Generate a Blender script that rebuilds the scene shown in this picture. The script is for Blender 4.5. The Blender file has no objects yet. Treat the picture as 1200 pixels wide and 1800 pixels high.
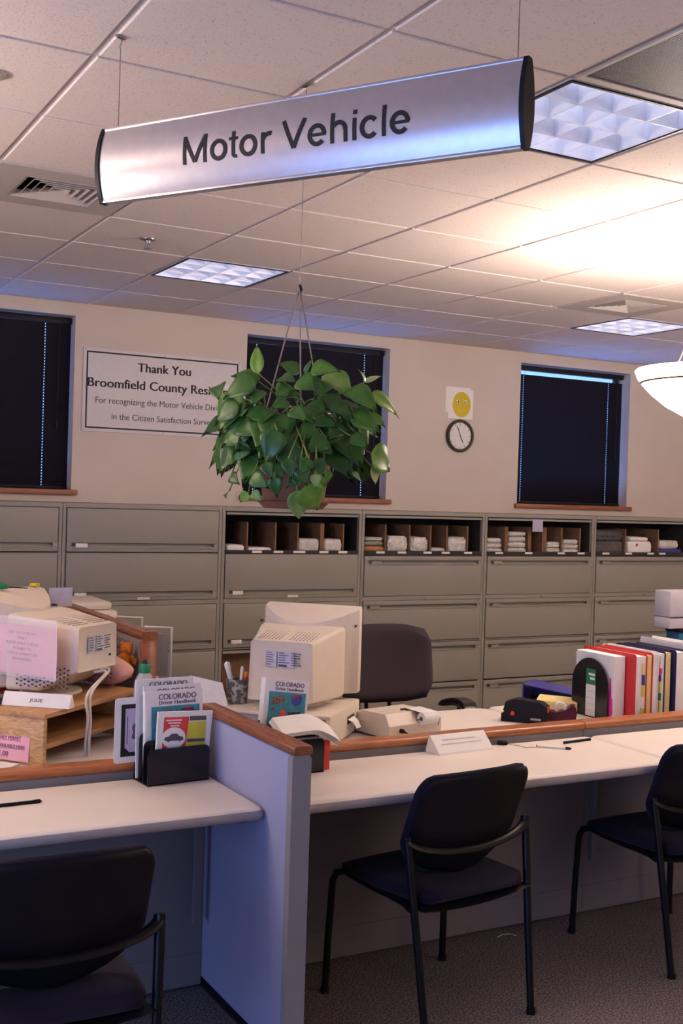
import bpy, bmesh, math, random
from mathutils import Vector, Matrix, Euler
from math import sin, cos, pi, radians as rad, sqrt
S = bpy.context.scene
COL = S.collection
random.seed(7)

# ------------------------------------------------------------------ camera
H = 1.68
cam_d = bpy.data.cameras.new('camera')
cam_d.sensor_fit = 'VERTICAL'; cam_d.sensor_height = 36.0; cam_d.lens = 2015.7*36/1800
cam_d.clip_start = 0.05; cam_d.clip_end = 60
cam = bpy.data.objects.new('camera', cam_d); COL.objects.link(cam)
yaw, pit, rol = rad(28.775), rad(-0.69), rad(1.764)
fw = Vector((sin(yaw)*cos(pit), cos(yaw)*cos(pit), sin(pit)))
r0 = Vector((cos(yaw), -sin(yaw), 0)); u0 = r0.cross(fw)
r1 = r0*cos(rol)+u0*sin(rol); u1 = -r0*sin(rol)+u0*cos(rol)
cam.matrix_world = Matrix(((r1.x,u1.x,-fw.x,0),(r1.y,u1.y,-fw.y,0),(r1.z,u1.z,-fw.z,H),(0,0,0,1)))
S.camera = cam

# ------------------------------------------------------------------ world, exposure, daylight
S.view_settings.view_transform = 'Standard'; S.view_settings.look = 'None'
S.view_settings.exposure = 0.66; S.view_settings.gamma = 1.0
S.view_settings.use_curve_mapping = False
W = bpy.data.worlds.new('sky'); S.world = W; W.use_nodes = True
W.node_tree.nodes['Background'].inputs[0].default_value = (0.22,0.42,1.0,1)
W.node_tree.nodes['Background'].inputs[1].default_value = 1.4

def area(name, loc, aim, sx, sy, power, col):
    l = bpy.data.lights.new(name,'AREA'); l.shape='RECTANGLE'; l.size=sx; l.size_y=sy
    l.energy=power; l.color=col
    o = bpy.data.objects.new(name,l); COL.objects.link(o); o.location=loc
    o.rotation_euler=(Vector(aim)-Vector(loc)).to_track_quat('-Z','Y').to_euler()
    return o
SKY=(0.30,0.46,1.0)
# daylight through the glazed entrance in the left wall (behind and left of the viewer)
area('daylight_entrance', (-3.05,0.10,1.15), (0,0.10,1.15), 4.3, 1.9, 62, SKY)
# daylight outside each of the three back windows
WIN = [(0.90,2.08),(3.318,4.504),(5.75,6.93)]
for i,(a,b) in enumerate(WIN):
    area('daylight_back', ((a+b)/2,8.9,0.85), ((a+b)/2,7.5,2.30), 1.7,1.5, (75,75,130)[i], (0.14,0.32,1.0))
WARM=(1.0,0.82,0.74)
LAMP_W = 54.0; BOWL_E = 8.0

# ------------------------------------------------------------------ materials
def mat(name, col, rough=0.6, metal=0.0, spec=0.4, var=0.06, vscale=30.0, bump=0.0, bscale=120.0,
        emit=None, es=0.0, alpha=1.0, trans=0.0, ior=1.45, sheen=0.0):
    m = bpy.data.materials.new(name); m.use_nodes=True
    nt=m.node_tree; b=nt.nodes['Principled BSDF']
    b.inputs['Roughness'].default_value=rough; b.inputs['Metallic'].default_value=metal
    b.inputs['Specular IOR Level'].default_value=spec; b.inputs['IOR'].default_value=ior
    if trans: b.inputs['Transmission Weight'].default_value=trans
    if sheen: b.inputs['Sheen Weight'].default_value=sheen
    b.inputs['Alpha'].default_value=alpha
    tc=nt.nodes.new('ShaderNodeTexCoord'); nz=nt.nodes.new('ShaderNodeTexNoise')
    nz.inputs['Scale'].default_value=vscale; nz.inputs['Detail'].default_value=3
    nt.links.new(tc.outputs['Object'],nz.inputs['Vector'])
    cr=nt.nodes.new('ShaderNodeValToRGB')
    cr.color_ramp.elements[0].position=0.3; cr.color_ramp.elements[1].position=0.7
    cr.color_ramp.elements[0].color=[max(0,c*(1-var)) for c in col]+[1]
    cr.color_ramp.elements[1].color=[min(1,c*(1+var)) for c in col]+[1]
    nt.links.new(nz.outputs['Fac'],cr.inputs['Fac']); nt.links.new(cr.outputs['Color'],b.inputs['Base Color'])
    if bump:
        n2=nt.nodes.new('ShaderNodeTexNoise'); n2.inputs['Scale'].default_value=bscale; n2.inputs['Detail'].default_value=2
        nt.links.new(tc.outputs['Object'],n2.inputs['Vector'])
        bp=nt.nodes.new('ShaderNodeBump'); bp.inputs['Strength'].default_value=bump; bp.inputs['Distance'].default_value=0.004
        nt.links.new(n2.outputs['Fac'],bp.inputs['Height']); nt.links.new(bp.outputs['Normal'],b.inputs['Normal'])
    if emit:
        b.inputs['Emission Color'].default_value=(*emit,1); b.inputs['Emission Strength'].default_value=es
    return m

def wood(name, c1, c2, scale=6.0, stretch=(1,1,12), rough=0.4, dist=3.0):
    m=bpy.data.materials.new(name); m.use_nodes=True; nt=m.node_tree; b=nt.nodes['Principled BSDF']
    b.inputs['Roughness'].default_value=rough
    tc=nt.nodes.new('ShaderNodeTexCoord'); mp=nt.nodes.new('ShaderNodeMapping'); mp.inputs['Scale'].default_value=stretch
    nt.links.new(tc.outputs['Object'],mp.inputs['Vector'])
    wv=nt.nodes.new('ShaderNodeTexNoise'); wv.inputs['Scale'].default_value=scale; wv.inputs['Detail'].default_value=5
    wv.inputs['Distortion'].default_value=dist*0.4
    nt.links.new(mp.outputs['Vector'],wv.inputs['Vector'])
    cr=nt.nodes.new('ShaderNodeValToRGB'); cr.color_ramp.elements[0].color=(*c1,1); cr.color_ramp.elements[1].color=(*c2,1); cr.color_ramp.elements[0].position=.38; cr.color_ramp.elements[1].position=.62
    nt.links.new(wv.outputs['Fac'],cr.inputs['Fac']); nt.links.new(cr.outputs['Color'],b.inputs['Base Color'])
    return m

def speckle(name, base, dots, scale, thr, rough, bump=0.0, scale2=None, dots2=None, thr2=0.3):
    m=bpy.data.materials.new(name); m.use_nodes=True; nt=m.node_tree; b=nt.nodes['Principled BSDF']
    b.inputs['Roughness'].default_value=rough; b.inputs['Specular IOR Level'].default_value=0.15
    tc=nt.nodes.new('ShaderNodeTexCoord')
    nz=nt.nodes.new('ShaderNodeTexNoise'); nz.inputs['Scale'].default_value=scale; nz.inputs['Detail'].default_value=4
    nt.links.new(tc.outputs['Object'],nz.inputs['Vector'])
    cr=nt.nodes.new('ShaderNodeValToRGB'); cr.color_ramp.elements[0].position=thr; cr.color_ramp.elements[1].position=thr+0.05
    cr.color_ramp.elements[0].color=(*dots,1); cr.color_ramp.elements[1].color=(*base,1)
    nt.links.new(nz.outputs['Fac'],cr.inputs['Fac'])
    nt.links.new(cr.outputs['Color'],b.inputs['Base Color'])
    if bump:
        bp=nt.nodes.new('ShaderNodeBump'); bp.inputs['Strength'].default_value=bump; bp.inputs['Distance'].default_value=0.004
        nt.links.new(nz.outputs['Fac'],bp.inputs['Height']); nt.links.new(bp.outputs['Normal'],b.inputs['Normal'])
    return m

M={}
M['ceil']=speckle('ceiling_tile',(0.72,0.635,0.60),(0.50,0.44,0.43),140,0.335,0.9,0.25)
M['tee']=mat('ceiling_tee',(0.66,0.60,0.61),0.5)
M['wall']=mat('beige_wall_paint',(0.60,0.515,0.45),0.85,var=0.03,vscale=3,bump=0.15,bscale=260)
M['reveal']=mat('window_reveal',(0.66,0.60,0.55),0.8,var=0.02)
M['carpet']=speckle('carpet',(0.27,0.225,0.205),(0.10,0.082,0.078),150,0.47,1.0,0.8)
M['cab']=mat('putty_steel',(0.305,0.285,0.250),0.5,spec=0.35,var=0.03,vscale=60,bump=0.05,bscale=500)
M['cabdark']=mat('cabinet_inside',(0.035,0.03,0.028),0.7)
M['card']=mat('cardboard',(0.20,0.11,0.06),0.9,var=0.15,vscale=20)
M['white']=mat('white_card',(0.80,0.77,0.74),0.7,var=0.02)
M['paper']=mat('white_paper',(0.82,0.79,0.78),0.8,var=0.03)
M['plastic_bag']=mat('clear_wrap',(0.60,0.57,0.54),0.22,spec=0.7,var=0.18,vscale=45,bump=0.7,bscale=60)
M['desk']=mat('desk_laminate',(0.78,0.70,0.655),0.45,spec=0.35,var=0.02,vscale=300)
M['deskedge']=mat('desk_edge',(0.40,0.36,0.36),0.5)  # grey edge band; shade on the nose's lower half is painted in too
M['faint']=mat('faint_print',(0.62,0.58,0.58),0.7,var=0)
M['panel']=mat('grey_panel_fabric',(0.27,0.255,0.26),0.95,var=0.08,vscale=400,bump=0.2,bscale=600)
M['modesty']=mat('grey_modesty',(0.19,0.165,0.165),0.85,var=0.05,vscale=200)
M['blue']=mat('blue_grey_fabric',(0.33,0.34,0.50),0.95,var=0.08,vscale=420,bump=0.25,bscale=600,sheen=0.2)
M['cap']=wood('cherry_wood_cap',(0.42,0.15,0.06),(0.30,0.095,0.035),8,(1.2,14,14),0.28)
M['capy']=wood('dark_cherry_cap',(0.30,0.10,0.045),(0.215,0.065,0.028),8,(14,1.2,14),0.25)
M['sill']=wood('window_sill_wood',(0.34,0.12,0.06),(0.25,0.08,0.04),6,(1,12,12),0.45)
M['pine']=wood('pine_board',(0.66,0.41,0.19),(0.46,0.25,0.10),5,(3,3,10),0.45,5)
M['pine2']=wood('pine_top',(0.56,0.31,0.13),(0.42,0.21,0.085),4,(1.2,10,10),0.4,3)
M['blk']=mat('black_plastic',(0.008,0.007,0.009),0.45,spec=0.25,var=0.1)
M['blkgloss']=mat('black_gloss_plastic',(0.010,0.009,0.011),0.2,spec=0.5,var=0.1)
M['blkmetal']=mat('black_metal_tube',(0.006,0.005,0.006),0.34,spec=0.3,var=0.1)
M['fabric']=mat('dark_violet_fabric',(0.013,0.010,0.023),0.95,spec=0.15,var=0.25,vscale=500,bump=0.3,bscale=700,sheen=0.05)
M['fabric2']=mat('dark_brown_violet_fabric',(0.040,0.025,0.034),0.95,var=0.25,vscale=500,bump=0.3,bscale=700)
M['slat']=mat('black_blind_slat',(0.016,0.014,0.020),0.5,spec=0.15,var=0.1)
M['glass']=mat('window_glass',(0.9,0.95,1),0.02,trans=1.0,var=0.0)
M['winframe']=mat('dark_window_frame',(0.03,0.028,0.03),0.5)
M['alu']=mat('brushed_aluminium',(0.56,0.545,0.60),0.30,metal=0.85,var=0.04,vscale=40)
M['ink']=mat('black_ink',(0.012,0.012,0.014),0.6,var=0.0)
M['inkgrey']=mat('grey_ink',(0.09,0.085,0.10),0.7,var=0.0)
M['signw']=mat('banner_white',(0.66,0.61,0.60),0.6,var=0.02)
M['crt']=mat('beige_computer_plastic',(0.70,0.61,0.515),0.5,spec=0.35,var=0.02)
M['crtdark']=mat('vent_hole_dark',(0.06,0.05,0.05),0.8)
M['lblue']=mat('pale_blue_label',(0.54,0.53,0.64),0.5)
M['pink']=mat('pink_paper',(0.82,0.42,0.50),0.7,var=0.03)
M['sleeve']=mat('clear_sleeve',(0.95,0.9,0.95),0.12,spec=0.6,alpha=0.25,var=0.0,bump=0.6,bscale=14)
M['purpleink']=mat('plum_ink',(0.16,0.05,0.11),0.7,var=0)
M['teal']=mat('teal_print',(0.05,0.27,0.32),0.45,var=0.2,vscale=60)
M['red']=mat('red_print',(0.66,0.055,0.05),0.5,var=0.08)
M['redbinder']=mat('red_vinyl',(0.62,0.035,0.04),0.4,var=0.04)
M['yellow']=mat('yellow_print',(0.66,0.56,0.06),0.5,var=0.05)
M['padyellow']=mat('yellow_paper',(0.78,0.64,0.28),0.7,var=0.06)
M['navy']=mat('navy_vinyl',(0.022,0.018,0.09),0.4,var=0.08)
M['bluebox']=mat('blue_binder_board',(0.050,0.045,0.24),0.5,var=0.05)
M['picbrown']=mat('photo_brown',(0.22,0.12,0.09),0.5,var=0.5,vscale=120)
M['picblue']=mat('photo_blue',(0.06,0.07,0.30),0.5,var=0.4,vscale=90)
M['picdark']=mat('photo_dark',(0.06,0.05,0.04),0.5,var=0.8,vscale=150)
M['picred']=mat('photo_red',(0.75,0.10,0.05),0.5,var=0.15,vscale=60)
M['green']=mat('green_plastic',(0.02,0.20,0.09),0.4,var=0.1)
M['burg']=mat('burgundy_plastic',(0.085,0.010,0.026),0.3,var=0.1)
M['magenta']=mat('magenta_tab',(0.80,0.05,0.32),0.6,var=0.03)
M['orange']=mat('orange_plush',(0.75,0.26,0.03),0.95,var=0.2,vscale=90,bump=0.5,bscale=250)
M['redplush']=mat('red_plush',(0.60,0.07,0.05),0.95,var=0.2,vscale=90,bump=0.5,bscale=250)
M['leafm']=None
M['stem']=mat('plant_stem',(0.20,0.26,0.07),0.6,var=0.15)
M['soil']=mat('potting_soil',(0.03,0.018,0.012),1.0)
M['pot']=mat('terracotta_pot',(0.22,0.095,0.055),0.75,var=0.15,vscale=20)
M['cord']=mat('hanging_cord',(0.30,0.24,0.20),0.8)
M['steel']=mat('steel_wire',(0.30,0.28,0.29),0.4,metal=1.0,var=0.05)
M['bowl']=mat('lit_frosted_glass',(0.95,0.90,0.82),0.4,emit=(1.0,0.86,0.70),es=BOWL_E,var=0.0)
M['brass']=mat('bronze_band',(0.30,0.22,0.15),0.35,metal=0.8,var=0.05)
M['louver']=mat('parabolic_louver',(0.80,0.82,0.93),0.32,metal=0.15,var=0.03)
M['louver_back']=mat('troffer_reflector',(0.74,0.76,0.86),0.35,metal=0.4,var=0.03)
M['tube']=mat('lit_tube',(0.9,0.9,0.95),0.4,emit=(0.90,0.91,1.0),es=3.6,var=0.0)
M['vent']=mat('vent_paint',(0.47,0.415,0.385),0.6,var=0.03)
M['grille']=mat('perforated_grille',(0.24,0.21,0.21),0.5,var=0.03)
M['skin']=mat('skin',(0.72,0.38,0.33),0.55,var=0.06,vscale=14)
M['hair']=mat('brown_hair',(0.07,0.035,0.02),0.6,var=0.3,vscale=80)
M['shirt']=mat('red_shirt',(0.42,0.03,0.03),0.9,var=0.1)
M['trousers']=mat('dark_trousers',(0.03,0.03,0.04),0.9,var=0.1)
M['lilac']=mat('lilac_grey_plastic',(0.44,0.40,0.45),0.6,var=0.03)
M['tealbox']=mat('teal_blue_plastic',(0.01,0.10,0.22),0.4,var=0.1)
M['greyfile']=mat('grey_plastic_file',(0.25,0.235,0.25),0.6,var=0.08)
M['cream']=mat('cream_wire',(0.62,0.56,0.50),0.5,var=0.03)
M['bottle']=mat('clear_bottle',(0.80,0.80,0.80),0.15,spec=0.6,alpha=0.55,var=0.02)
M['clockface']=mat('clock_face',(0.70,0.68,0.68),0.5,var=0.02)
M['clockrim']=mat('dark_bronze_rim',(0.045,0.038,0.022),0.4,var=0.1)
M['faceyellow']=mat('yellow_face_paper',(0.62,0.47,0.02),0.6,var=0.05)

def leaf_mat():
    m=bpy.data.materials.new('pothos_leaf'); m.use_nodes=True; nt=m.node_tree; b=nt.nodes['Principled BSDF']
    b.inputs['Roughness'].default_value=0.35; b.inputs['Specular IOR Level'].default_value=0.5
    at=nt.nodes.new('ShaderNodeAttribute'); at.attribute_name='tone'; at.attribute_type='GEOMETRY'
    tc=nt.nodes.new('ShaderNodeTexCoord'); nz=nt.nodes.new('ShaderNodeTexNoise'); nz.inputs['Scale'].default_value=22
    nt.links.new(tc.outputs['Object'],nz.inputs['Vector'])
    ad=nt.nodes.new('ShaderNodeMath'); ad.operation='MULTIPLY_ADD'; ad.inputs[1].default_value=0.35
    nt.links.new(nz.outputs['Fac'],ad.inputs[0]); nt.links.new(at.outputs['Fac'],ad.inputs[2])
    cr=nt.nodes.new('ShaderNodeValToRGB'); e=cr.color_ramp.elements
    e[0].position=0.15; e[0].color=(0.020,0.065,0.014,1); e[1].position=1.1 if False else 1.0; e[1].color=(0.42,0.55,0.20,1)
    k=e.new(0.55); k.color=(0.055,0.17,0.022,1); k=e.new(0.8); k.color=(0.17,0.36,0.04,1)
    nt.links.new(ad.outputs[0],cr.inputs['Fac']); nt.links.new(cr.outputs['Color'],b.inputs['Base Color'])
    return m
M['leafm']=leaf_mat()

# ------------------------------------------------------------------ helpers
class MB:
    def __init__(s): s.bm=bmesh.new(); s.M=Matrix.Identity(4)
    def _add(s,t,mi=0,M2=None):
        for f in t.faces: f.material_index=mi
        t.transform(s.M@(M2 if M2 else Matrix.Identity(4)))
        me=bpy.data.meshes.new('t'); t.to_mesh(me); t.free(); s.bm.from_mesh(me); bpy.data.meshes.remove(me)
    def box(s,c,d,bev=0.0,rz=0,mi=0,rx=0,ry=0,seg=2):
        t=bmesh.new(); bmesh.ops.create_cube(t,size=1); bmesh.ops.scale(t,vec=d,verts=t.verts)
        if bev: bmesh.ops.bevel(t,geom=t.edges[:],offset=min(bev,min(d)*0.48),segments=seg,affect='EDGES',profile=0.5)
        s._add(t,mi,Matrix.Translation(c)@Euler((rx,ry,rz)).to_matrix().to_4x4()); return s
    def bb(s,x0,x1,y0,y1,z0,z1,bev=0.0,mi=0):
        return s.box(((x0+x1)/2,(y0+y1)/2,(z0+z1)/2),(abs(x1-x0),abs(y1-y0),abs(z1-z0)),bev,mi=mi)
    def cyl(s,p1,p2,r,r2=None,n=16,mi=0):
        p1=Vector(p1);p2=Vector(p2); d=p2-p1; t=bmesh.new()
        bmesh.ops.create_cone(t,cap_ends=True,segments=n,radius1=r,radius2=r if r2 is None else r2,depth=d.length)
        s._add(t,mi,Matrix.Translation((p1+p2)/2)@d.to_track_quat('Z','Y').to_matrix().to_4x4()); return s
    def sph(s,c,r,sc=(1,1,1),n=16,mi=0,rot=(0,0,0)):
        t=bmesh.new(); bmesh.ops.create_uvsphere(t,u_segments=n,v_segments=max(6,n//2),radius=r)
        s._add(t,mi,Matrix.Translation(c)@Euler(rot).to_matrix().to_4x4()@Matrix.Diagonal((*sc,1))); return s
    def loft(s,rings,cap=True,closed=True,mi=0):
        t=bmesh.new(); R=[[t.verts.new(p) for p in r] for r in rings]; n=len(R[0])
        for a,b in zip(R,R[1:]):
            for i in range(n if closed else n-1):
                j=(i+1)%n
                try: t.faces.new((a[i],a[j],b[j],b[i]))
                except ValueError: pass
        if cap:
            t.faces.new(R[0][::-1]); t.faces.new(R[-1])
        bmesh.ops.recalc_face_normals(t,faces=t.faces[:]); s._add(t,mi); return s
    def tube(s,path,r,n=8,mi=0,flat=1.0):
        P=[Vector(p) for p in path]; rings=[]
        up=None
        for i,p in enumerate(P):
            d=(P[min(i+1,len(P)-1)]-P[max(i-1,0)]).normalized()
            if up is None:
                up=Vector((0,0,1)) if abs(d.z)<0.9 else Vector((1,0,0))
            a=d.cross(up)
            if a.length<1e-5: a=d.cross(Vector((0,1,0)))
            a.normalize(); b=a.cross(d).normalized(); up=b
            rr=r[i] if isinstance(r,(list,tuple)) else r
            rings.append([p+a*rr*cos(2*pi*k/n)+b*rr*flat*sin(2*pi*k/n) for k in range(n)])
        return s.loft(rings,mi=mi)
    def lathe(s,prof,c=(0,0,0),n=32,mi=0,cap=False):
        rings=[[Vector((c[0]+r*cos(2*pi*k/n),c[1]+r*sin(2*pi*k/n),c[2]+z)) for k in range(n)] for r,z in prof]
        return s.loft(rings,cap=cap,mi=mi)
    def prism(s,poly,y0,y1,mi=0,plane='XZ'):
        def P(a,b,y): return Vector((a,y,b)) if plane=='XZ' else (Vector((a,b,y)) if plane=='XY' else Vector((y,a,b)))
        t=bmesh.new()
        A=[t.verts.new(P(a,b,y0)) for a,b in poly]; B=[t.verts.new(P(a,b,y1)) for a,b in poly]
        n=len(A); t.faces.new(A); t.faces.new(B[::-1])
        for i in range(n): t.faces.new((A[i],B[i],B[(i+1)%n],A[(i+1)%n]))
        bmesh.ops.recalc_face_normals(t,faces=t.faces[:]); s._add(t,mi); return s
    def pad(s,fn,th,nu=16,nv=16,mi=0,power=8,axis=None):
        """closed cushion: fn(u,v) in [-1,1]^2 -> point; thickness th along local normal, rounded rim"""
        t=bmesh.new(); G={}
        def P(u,v): return Vector(fn(u,v))
        for i in range(nu+1):
            for j in range(nv+1):
                u=-1+2*i/nu; v=-1+2*j/nv
                # pack samples towards the rims
                u=sin(u*pi/2)*0.5+u*0.5; v=sin(v*pi/2)*0.5+v*0.5
                e=1e-3; nrm=(P(u+e,v)-P(u-e,v)).cross(P(u,v+e)-P(u,v-e)); nrm.normalize()
                k=max(0.0,1-max(abs(u),abs(v))**power)**0.5*th/2
                G[i,j,0]=t.verts.new(P(u,v)+nrm*k)
                G[i,j,1]=G[i,j,0] if (i in(0,nu) or j in(0,nv)) else t.verts.new(P(u,v)-nrm*k)
        for i in range(nu):
            for j in range(nv):
                for q in (0,1):
                    vs=[G[i,j,q],G[i+1,j,q],G[i+1,j+1,q],G[i,j+1,q]]
                    try: t.faces.new(vs if q==0 else vs[::-1])
                    except ValueError: pass
        bmesh.ops.recalc_face_normals(t,faces=t.faces[:]); s._add(t,mi); return s
    def build(s,name,mats,parent=None,loc=(0,0,0),rz=0,smooth=35,kind=None):
        me=bpy.data.meshes.new(name); s.bm.to_mesh(me); s.bm.free()
        if not isinstance(mats,(list,tuple)): mats=[mats]
        for m in mats: me.materials.append(M[m] if isinstance(m,str) else m)
        if smooth:
            me.polygons.foreach_set('use_smooth',[True]*len(me.polygons)); me.set_sharp_from_angle(angle=rad(smooth))
        o=bpy.data.objects.new(name,me); COL.objects.link(o); o.location=loc; o.rotation_euler=(0,0,rz)
        if parent: o.parent=parent
        if kind: o['kind']=kind
        return o

def thing(name,label,cat,loc=(0,0,0),rz=0,group=None,rot=None):
    o=bpy.data.objects.new(name,None); COL.objects.link(o); o.empty_display_size=0.05
    o.location=loc; o.rotation_euler=rot if rot else (0,0,rz)
    return tag(o,label,cat,group)
def tag(o,label,cat,group=None):
    o['label']=label; o['category']=cat
    if group: o['group']=group
    return o
def dup(root,loc,rz,label,group=None):
    r=root.copy(); COL.objects.link(r); r.location=loc; r.rotation_euler=(0,0,rz); r['label']=label
    if group: r['group']=group
    for ch in list(root.children):
        c=ch.copy(); COL.objects.link(c); c.parent=r
        for g in list(ch.children):
            d=g.copy(); COL.objects.link(d); d.parent=c
    return r

def text_mesh(txt,h,width=None,bold=0.0,depth=0.0008,align='CENTER',space=1.0):
    cu=bpy.data.curves.new('lettering','FONT'); cu.body=txt; cu.size=h/0.70; cu.align_x=align; cu.align_y='BOTTOM_BASELINE'
    cu.extrude=depth/2; cu.resolution_u=3; cu.space_character=space
    o=bpy.data.objects.new('lettering',cu); COL.objects.link(o)
    bpy.context.view_layer.update()
    me=bpy.data.meshes.new_from_object(o.evaluated_get(bpy.context.evaluated_depsgraph_get()))
    bpy.data.objects.remove(o); bpy.data.curves.remove(cu)
    if bold:
        b2=bmesh.new()
        for q in (-1,0,1):
            m2=me.copy(); m2.transform(Matrix.Translation((q*bold*h,0,q*.00004))); b2.from_mesh(m2); bpy.data.meshes.remove(m2)
        b2.to_mesh(me); b2.free()
    if width:
        xs=[v.co.x for v in me.vertices]; k=width/(max(xs)-min(xs)); me.transform(Matrix.Diagonal((k,1,1,1)))
    return me
def text(txt,h,parent,Mx,m,width=None,bold=0.0,name='lettering',align='CENTER',depth=0.0008):
    me=text_mesh(txt,h,width,bold,depth,align); me.transform(Mx); me.name=name
    me.materials.append(M[m]); o=bpy.data.objects.new(name,me); COL.objects.link(o); o.parent=parent
    return o
def lines(rows,parent,Mx,m,name='lettering'):
    """several lines of writing as one mesh; rows = (text, height, y, width, bold)"""
    bm=bmesh.new()
    for t,h,y,w,b in rows:
        me=text_mesh(t,h,w,b); me.transform(Mx@Matrix.Translation((0,y,0))); bm.from_mesh(me); bpy.data.meshes.remove(me)
    me=bpy.data.meshes.new(name); bm.to_mesh(me); bm.free(); me.materials.append(M[m])
    o=bpy.data.objects.new(name,me); COL.objects.link(o); o.parent=parent
    return o
def front(x=0,y=0,z=0,tilt=0,rz=0):
    """text plane standing upright, reading from -Y"""
    return Matrix.Translation((x,y,z))@Euler((0,0,rz)).to_matrix().to_4x4()@Euler((pi/2+tilt,0,0)).to_matrix().to_4x4()
def ell(cx,cz,rx,rz_,n=24): return [(cx+rx*cos(2*pi*k/n),cz+rz_*sin(2*pi*k/n)) for k in range(n)]
def rrect(x0,x1,z0,z1,r,n=5):
    P=[]
    for cx,cz,a in ((x1-r,z0+r,-pi/2),(x1-r,z1-r,0),(x0+r,z1-r,pi/2),(x0+r,z0+r,pi)):
        P+=[(cx+r*cos(a+pi/2*k/n),cz+r*sin(a+pi/2*k/n)) for k in range(n+1)]
    return P
# ------------------------------------------------------------------ room shell
ZC=2.9115; XW0,XW1,YW0,YW=-3.0,8.6,-3.0,7.51
MB().bb(XW0-.2,XW1+.2,YW0-.2,YW+.2,-.1,0).build('floor','carpet',smooth=0,kind='structure')
w=MB(); Z0,Z1=1.655,2.83
w.bb(XW0-.2,XW1+.2,YW,YW+.2,0,Z0); w.bb(XW0-.2,XW1+.2,YW,YW+.2,Z1,3.1)
xs=[XW0-.2]+[v for p in WIN for v in p]+[XW1+.2]
for a,b in zip(xs[0::2],xs[1::2]): w.bb(a,b,YW,YW+.2,Z0,Z1)
w.build('wall_back','wall',smooth=0,kind='structure')
w=MB(); w.bb(XW0-.2,XW0,YW0,-2.05,0,3.1); w.bb(XW0-.2,XW0,2.25,YW,0,3.1); w.bb(XW0-.2,XW0,-2.05,2.25,2.15,3.1); w.bb(XW0-.2,XW0,-2.05,2.25,0,.13)
w.build('wall_left','wall',smooth=0,kind='structure')
MB().bb(XW1,XW1+.2,YW0,YW,0,3.1).build('wall_right','wall',smooth=0,kind='structure')
MB().bb(XW0-.2,XW1+.2,YW0-.2,YW0,0,3.1).build('wall_front','wall',smooth=0,kind='structure')

# ceiling: tegular tiles hanging a few millimetres below the tees
TX,TY,T=0.925,2.610,0.6096
LIGHTS=[(2,5,'lit'),(2,0,'near'),(7,5,'far')]
VENTS=[(0,3),(6,4)]; GRILLE=[(2,-1),(2,-2)]
skip={(a,b) for a,b,_ in LIGHTS}|set(VENTS)|set(GRILLE)
c=MB(); c.bb(XW0-.2,XW1+.2,YW0-.2,YW+.2,ZC+.17,ZC+.20,mi=1)  # unseen slab over the tiles, added to stop sky light leaking in
for i in range(-7,13):
    for j in range(-10,9):
        x0,x1,y0,y1=max(TX+i*T,XW0),min(TX+(i+1)*T,XW1),max(TY+j*T,YW0),min(TY+(j+1)*T,YW)
        if x1-x0<.005 or y1-y0<.005: continue
        if (i,j) in skip:
            q=.0125
            for e in ((x0,x1,y0,y0+q),(x0,x1,y1-q,y1),(x0,x0+q,y0+q,y1-q),(x1-q,x1,y0+q,y1-q)): c.bb(*e,ZC+.006,ZC+.06,mi=1)
            continue
        c.bb(x0,x1,y0,y1,ZC+.006,ZC+.06,mi=1)
        a,b=max(TX+i*T+.010,XW0),min(TX+(i+1)*T-.010,XW1); d,e=max(TY+j*T+.006,YW0),min(TY+(j+1)*T-.006,YW)
        if b-a<.02 or e-d<.02: continue
        c.box(((a+b)/2,(d+e)/2,ZC+.008),(b-a,e-d,.016),.003,seg=1)
c.build('ceiling',['ceil','tee'],smooth=0,kind='structure')

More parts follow.
